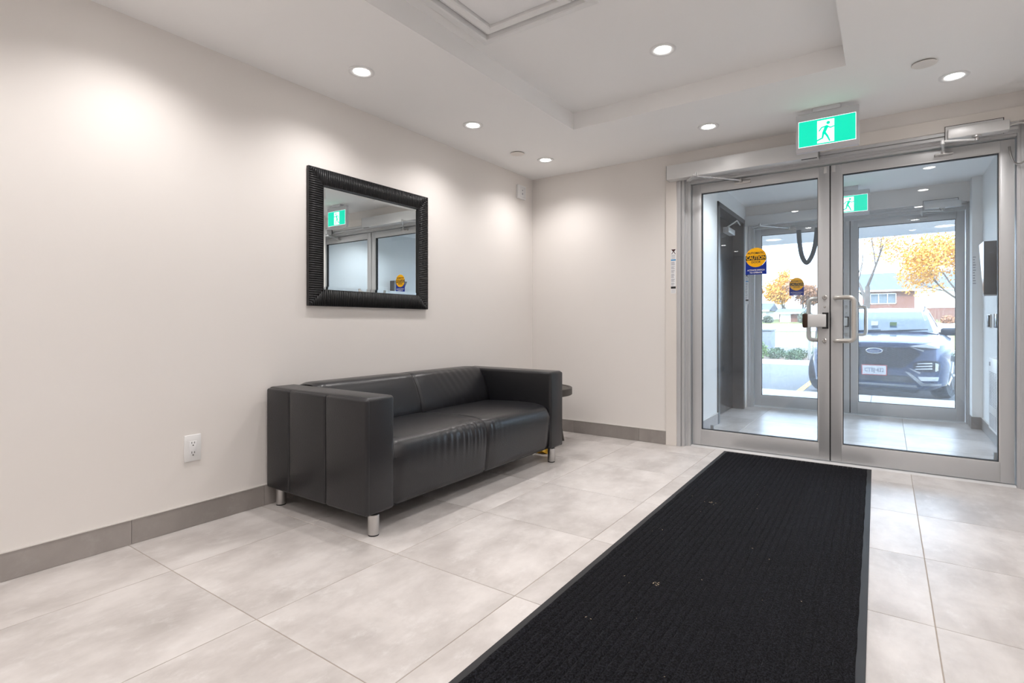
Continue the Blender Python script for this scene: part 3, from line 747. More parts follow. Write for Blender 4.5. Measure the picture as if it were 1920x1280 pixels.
# ------------------------------------------------------------------ exit signs
def exit_sign(dy, dz, label):
    x0, x1, y0, z0, z1 = -0.492, -0.141, 3.945 + dy, 2.118 + dz, 2.370 + dz
    zc = H if dy == 0 else VH
    t = thing('exit_sign', ((x0 + x1) / 2, y0, z0), label, 'exit sign', 'running man exit signs')
    B_('housing', 'exit_house', t, x0, x1, y0, y0 + 0.035, z0, z1, bev=0.006)
    B_('mount', 'exit_house', t, -0.392, -0.238, y0 - 0.01, y0 + 0.045, z1 - 0.002, zc, bev=0.003)
    gx0, gx1, gz0, gz1 = x0 + 0.018, x1 - 0.018, z0 + 0.036, z0 + 0.200
    B_('light_border', 'exit_white', t, gx0 - 0.0025, gx1 + 0.0025, y0 - 0.0012, y0 + 0.002, gz0 - 0.0025, gz1 + 0.0025)
    pn = B_('green_panel', 'exit_green', t, gx0, gx1, y0 - 0.0018, y0 + 0.002, gz0, gz1)
    W = gx1 - gx0; Hh = gz1 - gz0
    px = lambda u: gx0 + W * u
    pz = lambda v: gz0 + Hh * v
    B_('white_field', 'exit_white', pn, px(0.335), px(0.635), y0 - 0.0024, y0 + 0.001, pz(0.05), pz(0.93))
    bm = bmesh.new(); yy = y0 - 0.0030
    lathe(bm, [(0.0105, 0.0), (0.0105, 0.0006)], (px(0.53), yy, pz(0.80)), axis=1, n=20)
    def limb(pts, r):
        pts = [V(px(u), yy, pz(v)) for u, v in pts]
        rr = r if isinstance(r, list) else [r] * len(pts)
        poly_l, poly_r = [], []
        for i, p in enumerate(pts):
            d = (pts[min(i + 1, len(pts) - 1)] - pts[max(i - 1, 0)]).normalized(); nrm = V(-d.z, 0, d.x) * rr[i]
            poly_l.append(p + nrm); poly_r.append(p - nrm)
        for i in range(len(pts) - 1):
            a = [poly_l[i], poly_l[i + 1], poly_r[i + 1], poly_r[i]]
            vs = [bm.verts.new(q) for q in a]; vb = [bm.verts.new(q + V(0, 0.0006, 0)) for q in a]
            bm.faces.new(vs); bm.faces.new(vb[::-1])
            for k in range(4): bm.faces.new([vs[k], vb[k], vb[(k + 1) % 4], vs[(k + 1) % 4]])
        for p, q in zip(pts, rr): lathe(bm, [(q, 0.0), (q, 0.0006)], p, axis=1, n=12)
    limb([(0.50, 0.655), (0.455, 0.44)], [0.0105, 0.0095])
    limb([(0.485, 0.675), (0.415, 0.65), (0.372, 0.53)], 0.0042)
    limb([(0.515, 0.665), (0.57, 0.60), (0.625, 0.63)], 0.0042)
    limb([(0.470, 0.43), (0.515, 0.29), (0.555, 0.10)], [0.0070, 0.0058, 0.0045])
    limb([(0.445, 0.42), (0.428, 0.235), (0.30, 0.135)], [0.0070, 0.0056, 0.0045])
    bmesh.ops.recalc_face_normals(bm, faces=bm.faces[:])
    obj('running_figure', bm, 'exit_green', pn)
    return t
exit_sign(0, 0, 'lit green running-man exit sign hanging from the lobby ceiling')
exit_sign(2.475, -0.014, 'lit green running-man exit sign in the vestibule behind the glass')

# ------------------------------------------------------------------ door operators and closers
def operator(dy, label):
    x0, x1, z0, z1, y0 = -1.468, -0.388, 2.162, 2.276, 4.247 + dy
    yw = (YB if dy == 0 else VY) - 0.0135
    t = thing('door_operator', ((x0 + x1) / 2, y0, z0), label, 'door operator', 'automatic door operators')
    hs = B_('housing', 'alu_light', t, x0 + 0.004, x1 - 0.004, y0, yw, z0, z1, bev=0.003)
    for a in (x0, x1 - 0.004): B_('end_cap', 'alu_dark', t, a, a + 0.004, y0 + 0.002, yw, z0 + 0.002, z1 - 0.002)
    bm = bmesh.new()
    for k in range(9): box(bm, x1 - 0.105 + k * 0.0105, x1 - 0.098 + k * 0.0105, y0 + 0.018, y0 + 0.030, z0 - 0.0015, z0 + 0.001)
    box(bm, x1 - 0.110, x1 - 0.012, y0 + 0.014, y0 + 0.034, z0 - 0.0006, z0 + 0.001)
    obj('vent_strip', bm, 'black_slot', hs)
    ye = y0 - 0.10
    pv = (-1.30, y0 + 0.05, z0 - 0.004)
    bm = tube(bmesh.new(), [pv, (-1.30, y0 + 0.05, z0 - 0.02)], 0.014, 14)
    prism(bm, [(-1.315, y0 + 0.05), (-1.285, y0 + 0.05), (-1.19, ye + 0.0), (-1.215, ye - 0.006)], 2, z0 - 0.026, z0 - 0.016)
    soft(obj('arm', bm, 'alu_light', t), 40)
    bm = tube(bmesh.new(), [(-1.203, ye, z0 - 0.035), (-1.203, ye, z0 - 0.004)], 0.011, 12)
    tube(bm, [(-1.203, ye, z0 - 0.028), (-0.935, DY + dy - 0.028, 2.118)], 0.0065, 10)
    soft(obj('rod', bm, 'chrome', t), 40)
    bm = box(bmesh.new(), -0.985, -0.865, DY + dy - 0.010, DY + dy, 2.095, 2.122, bev=0.003); tube(bm, [(-0.935, DY + dy - 0.028, 2.105), (-0.935, DY + dy - 0.028, 2.13)], 0.011, 12)
    box(bm, -0.945, -0.925, DY + dy - 0.03, DY + dy - 0.004, 2.104, 2.112)
    soft(obj('bracket', bm, 'steel', t), 40)
    return t
operator(0, 'long silver automatic door operator above the left inner door')
operator(DV, 'long silver automatic door operator above the left outer door')
def closer(dy, label):
    yw = (YB if dy == 0 else VY) - 0.0135
    t = thing('door_closer', (0.44, yw, 2.14), label, 'door closer', 'door closers')
    B_('back_plate', 'black_slot', t, 0.302, 0.582, yw - 0.004, yw, 2.150, 2.247)
    B_('face_plate', 'alu_light', t, 0.305, 0.578, yw - 0.007, yw - 0.003, 2.150, 2.243)
    B_('body', 'alu_light', t, 0.312, 0.600, yw - 0.075, yw - 0.006, 2.150, 2.212, bev=0.007)
    bm = bmesh.new(); lathe(bm, [(0.024, 0.0), (0.024, -0.010), (0.012, -0.012), (0.012, -0.030)], (0.452, yw - 0.045, 2.150), n=24)
    soft(obj('spindle', bm, 'steel', t), 40)
    bm = tube(bmesh.new(), [(0.452, yw - 0.045, 2.128), (0.287, 4.27 + dy, 2.140)], 0.0075, 10)
    tube(bm, [(0.287, 4.27 + dy, 2.146), (0.287, 4.27 + dy, 2.122)], 0.011, 12)
    tube(bm, [(0.287, 4.27 + dy, 2.126), (0.300, DY + dy - 0.03, 2.118)], 0.0075, 10)
    tube(bm, [(0.300, DY + dy - 0.03, 2.132), (0.300, DY + dy - 0.03, 2.098)], 0.010, 12)
    soft(obj('arm', bm, 'alu_light', t), 40)
    bm = box(bmesh.new(), 0.255, 0.350, DY + dy - 0.04, DY + dy, 2.090, 2.104, bev=0.004)
    soft(obj('foot_plate', bm, 'steel', t), 40)
    for xx in (0.270, 0.336): obj('screw', lathe(bmesh.new(), [(0.005, 0.0), (0.004, -0.002)], (xx, DY + dy - 0.02, 2.090), n=10), 'steel', t)
closer(0, 'silver door closer with folded arm above the right inner door')
closer(DV, 'silver door closer with folded arm above the right outer door')
cable = [(0.606, 4.318, 2.186), (0.635, 4.312, 2.197), (0.68, 4.315, 2.188), (0.70, 4.325, 2.12), (0.698, 4.33, 2.04), (0.682, 4.345, 1.975), (0.655, 4.375, 1.958), (0.632, 4.405, 1.985), (0.622, 4.428, 2.05), (0.620, 4.438, 2.09)]
tag(soft(obj('flex_cable', tube(bmesh.new(), smooth_path(cable, 2), 0.0055, 10), 'steel'), 60), 'thin grey flexible cable looping beside the right inner door', 'cable')
# black strap loop hanging from the outer operator
st = [(-0.834, 6.93, 2.08), (-0.826, 6.925, 1.93), (-0.805, 6.92, 1.78), (-0.765, 6.915, 1.695), (-0.735, 6.915, 1.70), (-0.69, 6.92, 1.79), (-0.660, 6.925, 1.93), (-0.648, 6.93, 2.09)]
bm = tube(bmesh.new(), smooth_path(st, 3), 0.025, 10)
for v in bm.verts: v.co.y = 6.93 + (v.co.y - 6.93) * 0.6
tag(soft(obj('cable_loop', bm, 'utility'), 60), 'thick dark sleeved cable loop hanging over the left outer door', 'cable')

# ------------------------------------------------------------------ stickers
def caution_sticker(x, y, z, label):
    W, Hh = 0.152, 0.208
    t = thing('caution_sticker', (x, y, z - Hh / 2), label, 'sticker', 'caution stickers on the doors')
    r = W / 2; zc = z + Hh / 2 - r
    ro = r - 0.0005
    poly = [(x - r, z - Hh / 2), (x + r, z - Hh / 2), (x + r, zc)] + [(x + ro * cos(-pi * k / 24), zc + ro * sin(-pi * k / 24)) for k in range(25)] + [(x - r, zc)]
    bm = prism(bmesh.new(), poly, 1, y - 0.0006, y); bmesh.ops.triangulate(bm, faces=[f for f in bm.faces if len(f.verts) > 4])
    obj('blue_base', bm, 'st_blue', t)
    disc = obj('yellow_disc', lathe(bmesh.new(), [(r - 0.001, -0.0012), (r - 0.001, 0.0)], (x, y, zc), axis=1, n=40), 'st_yellow', t)
    band = B_('black_band', 'st_black', disc, x - r + 0.001, x + r - 0.001, y - 0.0018, y, zc - 0.021, zc + 0.014)
    obj('lettering', text_mesh(bmesh.new(), 'CAUTION', 0.039, facing_minus_y(x, y - 0.0024, zc - 0.0035), sx=0.80, bold=0.03), 'st_yellow', band)
    for w_, sz, dz_, sx_ in (('AUTOMATIC', 0.0225, 0.033, 0.93), ('DOOR', 0.0225, -0.037, 1.0)):
        obj('lettering', text_mesh(bmesh.new(), w_, sz, facing_minus_y(x, y - 0.0018, zc + dz_), sx=sx_, bold=0.02), 'st_black', disc)
    for w_, dz_, sx_ in (('ACTIVATE SWITCH', 0.033, 0.90), ('TO OPERATE', 0.014, 0.95)):
        obj('lettering', text_mesh(bmesh.new(), w_, 0.0160, facing_minus_y(x, y - 0.0018, z - Hh / 2 + dz_), sx=sx_, bold=0.02), 'st_white', t)
caution_sticker(-0.832, DY + 0.0185, 1.486, 'round yellow and blue caution sticker on the left inner door')
caution_sticker(-0.864, DY + DV + 0.0185, 1.436, 'round yellow and blue caution sticker on the left outer door')
def strip_decal(x, y, z0, z1, wd, label):
    t = thing('instruction_decal', (x, y, z0), label, 'sticker', 'narrow instruction decals')
    B_('backing', 'st_white', t, x - wd / 2, x + wd / 2, y - 0.0006, y, z0, z1)
    hh = z1 - z0
    def row(a, b, m, k=1.0): B_('print', m, t, x - wd / 2 * k, x + wd / 2 * k, y - 0.0012, y, z1 - hh * b, z1 - hh * a)
    bm = bmesh.new()
    prism(bm, [(x - wd * .46, z1 - hh * .005), (x + wd * .46, z1 - hh * .005), (x + wd * .3, z1 - hh * .04), (x - wd * .1, z1 - hh * .05)], 1, y - 0.0014, y)
    prism(bm, [(x - wd * .40, z1 - hh * .11), (x - wd * .28, z1 - hh * .11), (x + wd * .30, z1 - hh * .03), (x + wd * .12, z1 - hh * .03)], 1, y - 0.0012, y)
    prism(bm, [(x + wd * .02, z1 - hh * .055), (x + wd * .14, z1 - hh * .05), (x + wd * .46, z1 - hh * .115), (x + wd * .34, z1 - hh * .115)], 1, y - 0.0012, y)
    obj('warning_mark', bm, 'st_brown', t)
    row(0.232, 0.262, 'st_cyan', 0.95); row(0.845, 0.895, 'st_black', 0.95)
    bm = bmesh.new()
    rnd = random.Random(5)
    for k in range(32):
        a = 0.29 + k * 0.0168 if k < 32 else 0
        if k in (5, 10, 15, 22, 27): continue
        e = rnd.uniform(0.55, 0.9)
        box(bm, x - wd * .42, x - wd * .42 + wd * .84 * e, y - 0.0011, y, z1 - hh * (a + 0.008), z1 - hh * a)
    for a in (0.135, 0.155, 0.18, 0.205, 0.925, 0.965): box(bm, x - wd * .35, x + wd * .35, y - 0.0011, y, z1 - hh * (a + 0.008), z1 - hh * a)
    o = obj('fine_print', bm, 'st_grey', t); o['kind'] = 'stuff'
strip_decal(-1.437, YB - 0.0132, 1.250, 1.612, 0.042, 'narrow white instruction decal on the cream casing beside the doors')
strip_decal(-1.378, VY - 0.0142 + 0.01, 1.235, 1.595, 0.042, 'narrow white instruction decal on the outer door frame')

# ------------------------------------------------------------------ vestibule fittings
for x, y, lab in ((-1.325, 5.10, 'small grey door stop on the floor by the dark door wall'), (0.655, 5.20, 'small grey door stop on the floor below the wall heater')):
    t = thing('door_stop', (x, y, 0), lab, 'door stop', 'floor door stops')
    B_('post', 'alu_dark', t, x - 0.014, x + 0.014, y - 0.014, y + 0.014, 0.006, 0.062, bev=0.003)
    B_('base_plate', 'alu_dark', t, x - 0.035, x + 0.025, y - 0.02, y + 0.02, 0.0, 0.006, bev=0.001)
ht = thing('wall_heater', (0.72, 5.63, 0.145), 'white wall heater with perforated grille on the vestibule wall', 'heater')
B_('cabinet', 'white_plastic', ht, 0.690, VR, 5.420, 5.845, 0.145, 0.725, bev=0.004)
for z0, z1 in ((0.345, 0.62), (0.17, 0.285)):
    bm = bmesh.new(); n = int((z1 - z0) / 0.0125)
    for k in range(n):
        for c in range(4):
            yy = 5.48 + c * 0.085; box(bm, 0.6885, 0.6905, yy, yy + 0.055, z0 + k * 0.0125, z0 + k * 0.0125 + 0.006)
    o = obj('grille_slots', bm, 'st_grey', ht); o['kind'] = 'stuff'
B_('thermostat_knob', 'st_grey', ht, 0.686, 0.6905, 5.76, 5.80, 0.66, 0.69)
bm = bmesh.new()
pts = [(0.645, 5.72, 1.235), (VR - 0.001, 5.72, 1.235), (VR - 0.001, 5.74, 1.235), (0.645, 5.74, 1.235), (0.645, 5.72, 1.668), (VR - 0.001, 5.72, 1.668), (VR - 0.001, 5.99, 1.668), (0.645, 5.99, 1.668)]
vs = [bm.verts.new(p) for p in pts]
for f in ((0, 1, 2, 3), (4, 7, 6, 5), (0, 4, 5, 1), (1, 5, 6, 2), (2, 6, 7, 3), (3, 7, 4, 0)): bm.faces.new([vs[i] for i in f])
bmesh.ops.recalc_face_normals(bm, faces=bm.faces[:])
bx = thing('wedge_box', (0.70, 5.8, 1.235), 'black glossy wedge-shaped box mounted on the vestibule wall', 'wall box')
obj('shell', bm, 'black_gloss', bx)
B_('lower_lip', 'alu_dark', bx, 0.643, VR - 0.001, 5.716, 5.745, 1.226, 1.236)
ic = thing('intercom_panel', (0.735, 5.5, 1.08), 'white intercom panel with dark windows beside the wedge box', 'intercom')
B_('panel', 'white_plastic', ic, 0.722, VR, 5.36, 5.672, 1.08, 1.565, bev=0.003)
for z0, z1 in ((1.415, 1.505), (1.27, 1.31)): B_('window', 'st_blue', ic, 0.7205, 0.7225, 5.42, 5.62, z0, z1)
B_('name_strip', 'st_grey', ic, 0.7205, 0.7225, 5.60, 5.615, 1.16, 1.24)
t = thing('call_switch', (0.735, 6.24, 0.967), 'steel and black switch plate nearest the pilaster', 'switch', 'wall switches')
B_('plate', 'steel', t, 0.733, VR, 6.15, 6.33, 0.967, 1.081, bev=0.002); B_('reader', 'black_gloss', t, 0.722, 0.734, 6.15, 6.22, 0.972, 1.076, bev=0.002)
t = thing('card_reader', (0.735, 5.81, 0.967), 'black card reader on the wall below the wedge box', 'switch', 'wall switches')
B_('body', 'black_gloss', t, 0.725, VR, 5.75, 5.88, 0.967, 1.082, bev=0.003); B_('plate', 'steel', t, 0.740, VR, 5.74, 5.89, 0.962, 1.086)
t = thing('light_switch', (0.735, 5.71, 0.787), 'slim white light switch above the wall heater', 'switch', 'wall switches')
B_('plate', 'white_plastic', t, 0.738, VR, 5.675, 5.745, 0.787, 0.902, bev=0.001); B_('rocker', 'st_grey', t, 0.735, 0.739, 5.695, 5.725, 0.81, 0.88)
t = thing('notice_sheet', (0.69, 6.66, 1.333), 'white printed notice sheet on the vestibule pilaster', 'notice')
B_('sheet', 'st_white', t, 0.671, 0.703, 6.6685, 6.670, 1.333, 1.684)
bm = bmesh.new()
for k in range(11): box(bm, 0.674, 0.674 + 0.024 * random.uniform(.5, 1), 6.6678, 6.669, 1.38 + k * 0.025, 1.389 + k * 0.025)
o = obj('fine_print', bm, 'st_grey', t); o['kind'] = 'stuff'

# ================================================================== OUTSIDE
# ------------------------------------------------------------------ ground
sw = struct(obj('sidewalk', box(bmesh.new(), -9, 9, 7.1, 9.14, -0.30, -0.035), 'concrete', at=(0, 7.1, -0.035)), 'pale concrete sidewalk in front of the entrance')
xj = [-9 + 0.0] + [-0.173 + 1.52 * k for k in range(-5, 6)] + [9.0]
for a, b2 in zip(xj, xj[1:]):
    if b2 - a < 0.05: continue
    obj('paving_slab', box(bmesh.new(), a + 0.004, b2 - 0.004, 7.104, 9.15, -0.036, -0.02, bev=0.003, seg=1), 'concrete', sw)
GZ = -0.22
pk = struct(obj('parking_lot', box(bmesh.new(), -30, 30, 9.14, 17.8, -0.4, GZ), 'asphalt', at=(0, 9.14, GZ)), 'dark asphalt parking lot')
for x in (-1.30, 1.55, 4.4, -4.15):
    obj('parking_line', box(bmesh.new(), x - 0.055, x + 0.055, 9.4, 14.6, GZ - 0.001, GZ + 0.003), 'line_yellow', pk)
kb = struct(obj('kerb', box(bmesh.new(), -30, 30, 17.8, 18.0, -0.4, -0.09, bev=0.02), 'concrete'), 'concrete kerb at the edge of the parking lot')
struct(obj('planting_bed', box(bmesh.new(), -30, 30, 18.0, 22.6, -0.4, -0.14), 'soil'), 'mulched planting bed beyond the parking lot')
struct(obj('drive', box(bmesh.new(), -60, 60, 22.6, 31.0, -0.4, -0.22), 'asphalt'), 'asphalt drive beyond the planting bed')
def terrain(x, y):
    t = min(max((y - 31) / 45.0, 0), 1)
    return -0.2 + 1.9 * t * t * (3 - 2 * t) + 0.12 * sin(x * 0.21) * t
bm = bmesh.new(); grid(bm, 60, 40, lambda u, v: V(-90 + 200 * u, 31 + 110 * v, terrain(-90 + 200 * u, 31 + 110 * v)))
bmesh.ops.recalc_face_normals(bm, faces=bm.faces[:])
struct(soft(obj('lawn', bm, 'grass'), 60), 'sunlit lawn rising towards the houses')
bm = bmesh.new(); grid(bm, 60, 6, lambda u, v: V(-90 + 200 * u, 48 + 9 * v, terrain(-90 + 200 * u, 48 + 9 * v) + 0.03))
struct(soft(obj('street', bm, 'concrete'), 60), 'pale street across the lawn')

# ------------------------------------------------------------------ vegetation
def leaves(bm, c, rad, n, size, rnd, shell=0.5):
    for _ in range(n):
        while True:
            p = V(rnd.uniform(-1, 1), rnd.uniform(-1, 1), rnd.uniform(-1, 1))
            if shell < p.length < 1.0 or (p.length < 1.0 and rnd.random() < 0.3): break
        q = V(c[0] + p.x * rad[0], c[1] + p.y * rad[1], c[2] + p.z * rad[2])
        d = V(rnd.gauss(0, 1), rnd.gauss(0, 1), rnd.gauss(0, 1)).normalized(); e = d.orthogonal().normalized(); f = d.cross(e)
        s = size * rnd.uniform(0.6, 1.4)
        quad(bm, [q - e * s, q - f * s * 0.6, q + e * s, q + f * s * 0.6])
    return bm
def branch(bm, p, d, ln, r, depth, rnd, tips, spread=0.55, lift=0.12):
    pts = [p]; rs = [r]; q = p.copy(); dd_ = d.normalized()
    for k in range(4):
        dd_ = (dd_ + V(rnd.gauss(0, .09), rnd.gauss(0, .09), rnd.gauss(0, .06) + lift * 0.3)).normalized()
        q = q + dd_ * ln / 4; pts.append(q.copy()); rs.append(max(r * (1 - 0.14 * (k + 1)), 0.004))
    tube(bm, pts, rs, 6 if r > 0.03 else 4)
    tips.append(q.copy())
    if depth > 0:
        for k in range(3 if depth > 1 else 2):
            i = rnd.choice((2, 3, 4)); a = rnd.uniform(0, 2 * pi); o = dd_.orthogonal().normalized(); o2 = dd_.cross(o)
            nd = (dd_ + (o * cos(a) + o2 * sin(a)) * spread * rnd.uniform(.7, 1.4) + V(0, 0, lift)).normalized()
            branch(bm, pts[i], nd, ln * rnd.uniform(.6, .8), rs[i] * 0.65, depth - 1, rnd, tips, spread, lift)
def tree(name, x, y, h, r, lean, depth, label, bark, leaf=None, nleaf=0, lsize=0.1, lrad=0.8, seed=1, group='trees across the street'):
    rnd = random.Random(seed); z0 = (terrain(x, y) if y > 31 else -0.16) - 0.05
    t = thing(name, (x, y, z0), label, 'tree', group)
    bm = bmesh.new(); tips = []
    branch(bm, V(x, y, z0), V(*lean), h * 0.42, r, depth, rnd, tips)
    soft(obj('trunk', bm, bark, t), 60)
    if leaf:
        bm = bmesh.new()
        for q in tips[1:]: leaves(bm, q, (lrad, lrad, lrad * .7), max(1, nleaf // len(tips)), lsize, rnd, 0.0)
        o = obj('foliage', bm, leaf, t); o['kind'] = 'stuff'
    return t
tree('bare_tree', -1.10, 33.0, 7.6, 0.25, (0.26, 0, 1), 6, 'large leafless tree with spreading pale branches before the brick house', 'bark', seed=11)
tree('maple_tree', 4.75, 46.0, 7.6, 0.20, (-0.12, 0, 1), 4, 'orange-leaved maple beside the brick house', 'bark', 'leaf_orange', 10000, 0.085, 1.25, seed=5)
tree('sapling', -1.98, 20.6, 6.4, 0.035, (0.015, 0, 1), 4, 'slim leafless sapling in the planting bed', 'bark_grey', seed=4, group='saplings in the planting bed')
for k, (x, y, h_, m_, d_) in enumerate(((-13.9, 72, 5.2, 'leaf_orange', 'golden autumn tree behind the pale house'), (-11.3, 79, 6.0, 'leaf_orange', 'golden autumn tree behind the garage roof'),
        (-8.4, 72, 5.0, 'leaf_rust', 'rust-coloured autumn tree behind the garage'), (-6.0, 79, 5.8, 'leaf_rust', 'rust-coloured autumn tree between garage and brick house'))):
    tree('autumn_tree', x, y, h_, 0.13, (0, 0, 1), 3, d_, 'bark', m_, 3500, 0.17, 1.0, seed=21 + k)
def conifer(x, y, h, seed, label):
    rnd = random.Random(seed); z0 = terrain(x, y) - 0.05
    t = thing('conifer', (x, y, z0), label, 'tree', 'trees across the street')
    soft(obj('trunk', tube(bmesh.new(), [(x, y, z0), (x, y, z0 + h * 0.98)], [0.16, 0.02], 8), 'bark', t), 60)
    bm = bmesh.new()
    for k in range(26):
        f = k / 26; z = z0 + h * (0.12 + 0.86 * f); rr = h * 0.22 * (1 - f) + 0.08
        for a in range(9):
            an = rnd.uniform(0, 2 * pi); d = V(cos(an), sin(an), -0.25)
            for q in range(7):
                p = V(x, y, z) + d * rr * (q + 1) / 7; s = 0.16
                e = V(-sin(an), cos(an), 0) * s * (1.1 - q / 8); quad(bm, [p - e, p + d * s, p + e, p - d * s * .4 + V(0, 0, .05)])
    o = obj('foliage', bm, 'conifer', t); o['kind'] = 'stuff'
conifer(-13.0, 90.0, 6.4, 3, 'pale pointed conifer behind the garage')
def shrub(name, x, y, rx, ry, rz, m, n, size, seed, label, group, z=-0.15):
    rnd = random.Random(seed); t = thing(name, (x, y, z), label, 'shrub', group)
    bm = leaves(bmesh.new(), (x, y, z + rz * 0.75), (rx, ry, rz), n, size, rnd, 0.35)
    o = obj('foliage', bm, m, t); o['kind'] = 'stuff'
    bm = bmesh.new()
    for k in range(5):
        a = rnd.uniform(0, 2 * pi); tube(bm, [(x, y, z), (x + rx * .6 * cos(a), y + ry * .6 * sin(a), z + rz)], [0.012, 0.005], 5)
    obj('stems', bm, 'bark', t)
low = [(-3.72 + 0.66 * i, 18.55 + 0.70 * j + 0.1 * (i % 2)) for j in range(3) for i in range(5)]
low = [p for p in low if not (j_ := abs(p[0] + 1.955) < 0.4 and p[1] < 19.1) and not (abs(p[0] + 1.98) < 0.3 and p[1] > 20.0) and not (p[0] < -3.0 and p[1] < 19.2)] + [(1.30, 18.6), (1.96, 18.75), (1.4, 19.4), (2.1, 19.5)]
for i, (x, y) in enumerate(low):
    shrub('low_shrub', x, y, 0.29, 0.29, 0.20, 'leaf_green', 420, 0.032, 40 + i, 'low spreading green shrub in the planting bed', 'low shrubs in the planting bed')
shrub('leafy_shrub', -3.42, 18.62, 0.34, 0.34, 0.36, 'leaf_lime', 600, 0.035, 70, 'taller light-green shrub before the grey utility cabinet', 'leafy shrubs')
for i, (x, y, s, d_) in enumerate(((-10.1, 60.3, 0.55, 'dark green bush left of the garage'), (-6.6, 60.5, 0.9, 'dark green bush right of the garage'), (4.2, 57, 0.5, 'rust-coloured bush on the lawn before the picket fence'))):
    shrub('garden_bush', x, y, s, s, s * .75, 'conifer' if i != 2 else 'leaf_rust', 500, 0.10, 80 + i, d_, 'garden bushes', z=terrain(x, y))

# ------------------------------------------------------------------ utility box and post
t = thing('utility_box', (-4.75, 25.0, -0.22), 'dark grey utility cabinet beyond the planting bed', 'cabinet')
B_('body', 'utility', t, -5.45, -4.0, 24.6, 25.6, -0.1, 0.70, bev=0.02); B_('lid', 'utility', t, -5.5, -3.95, 24.55, 25.65, 0.70, 0.77, bev=0.015); B_('plinth', 'concrete', t, -5.55, -3.9, 24.5, 25.7, -0.22, -0.1)
t = thing('sign_post', (-1.955, 18.7, -0.15), 'slim grey metal post in the planting bed', 'post')
soft(obj('pole', tube(bmesh.new(), [(-1.955, 18.7, -0.15), (-1.955, 18.7, 1.05)], 0.045, 12), 'alu_dark', t), 40)
soft(obj('cap', lathe(bmesh.new(), [(0.05, 0.88), (0.05, 0.91), (0.02, 0.94)], (-1.955, 18.7, 0), n=14), 'alu_dark', t), 40)

# ------------------------------------------------------------------ houses across the street
def house(x0, x1, y0, y1, z0, ze, zr, wallm, name, label, windows, sid=None, garage=None):
    t = thing(name, ((x0 + x1) / 2, y0, z0), label, 'house', 'houses across the street')
    wl = B_('wall', wallm, t, x0, x1, y0, y1, z0 - 0.3, ze)
    if sid: B_('siding_panel', 'siding', t, sid[0], sid[1], y0 - 0.04, y0 + 0.02, sid[2], sid[3])
    yc = (y0 + y1) / 2
    bm = prism(bmesh.new(), [(y0 - 0.5, ze), (y1 + 0.5, ze), (yc, zr)], 0, x0 - 0.4, x1 + 0.4)
    rf = obj('roof', bm, 'shingle', t)
    B_('gutter', 'siding', rf, x0 - 0.4, x1 + 0.4, y0 - 0.62, y0 - 0.48, ze - 0.10, ze + 0.06)
    for a, b2, c, d in windows:
        fr_ = obj('window', box(box(box(box(bmesh.new(), a, a + .07, y0 - .08, y0, c, d), b2 - .07, b2, y0 - .08, y0, c, d), a, b2, y0 - .08, y0, d - .07, d), a, b2, y0 - .08, y0, c, c + .07), 'siding', t)
        B_('pane', 'house_glass', fr_, a + .07, b2 - .07, y0 - .05, y0 - .01, c + .07, d - .07)
        for k in (1, 2):
            xx = a + (b2 - a) * k / 3; B_('mullion', 'siding', fr_, xx - .03, xx + .03, y0 - .07, y0 - .04, c, d)
    if garage:
        g_ = B_('garage_door', 'siding', t, garage[0], garage[1], y0 - 0.06, y0, z0, garage[2])
    return t
hz0 = terrain(2, 64)
house(-2.0, 9.5, 64, 73, hz0, 4.25, 6.35, 'brick', 'brick_house', 'red brick house with grey shingle roof and white siding', [(-1.38, 0.78, 2.95, 4.0)], (2.2, 6.6, 2.5, 4.15))
hz1 = terrain(-8, 62)
house(-9.3, -7.35, 62, 66, hz1, hz1 + 0.95, hz1 + 1.45, 'brick', 'brick_garage', 'small brick garage with a pale door across the street', [], garage=(-9.2, -8.2, hz1 + 0.9))
hz2 = terrain(-14, 64)
house(-19, -10.9, 64, 70, hz2, hz2 + 1.1, hz2 + 2.0, 'siding', 'pale_house', 'pale low house beside the garage', [(-12.4, -11.4, hz2 + .3, hz2 + 0.9)])
# low garden fence before the brick house
fn = thing('garden_fence', (3.7, 60, terrain(6, 60)), 'low brown picket fence before the brick house', 'fence')
mat('fence_wood', (0.20, 0.11, 0.085), 0.8, noise=0.2)
fz = terrain(6, 60)
for k in range(46):
    x = -2.5 + k * 0.27; obj('picket', box(bmesh.new(), x, x + 0.13, 59.96, 60.0, fz - 0.15, fz + 0.95), 'fence_wood', fn)
for zz in (0.15, 0.75): obj('rail', box(bmesh.new(), -2.6, 10.1, 60.0, 60.05, fz + zz, fz + zz + 0.08), 'fence_wood', fn)

# ------------------------------------------------------------------ canopy lights
for x, y in ((-1.57, 9.9), (0.69, 9.9)):
    t = thing('canopy_light', (x, y, 2.42), 'round recessed light under the entrance canopy', 'light', 'canopy lights')
    soft(obj('trim_ring', lathe(bmesh.new(), [(0.15, 0.0), (0.15, -0.006), (0.12, -0.008), (0.115, -0.001)], (x, y, 2.42), n=28), 'white_plastic', t), 40)
    obj('lens', lathe(bmesh.new(), [(0.114, -0.0012), (0.10, -0.004)], (x, y, 2.42), n=24), 'lens_out', t)

# ------------------------------------------------------------------ parked car (local: x right as seen, y rearwards from the bumper, z up)
car = bpy.data.objects.new('parked_car', None); C.objects.link(car); ORG[car] = V(0, 0, 0)
tag(car, 'dark blue SUV parked facing the entrance', 'car')
def mirror_x(fn):
    for s in (1, -1): fn(s)
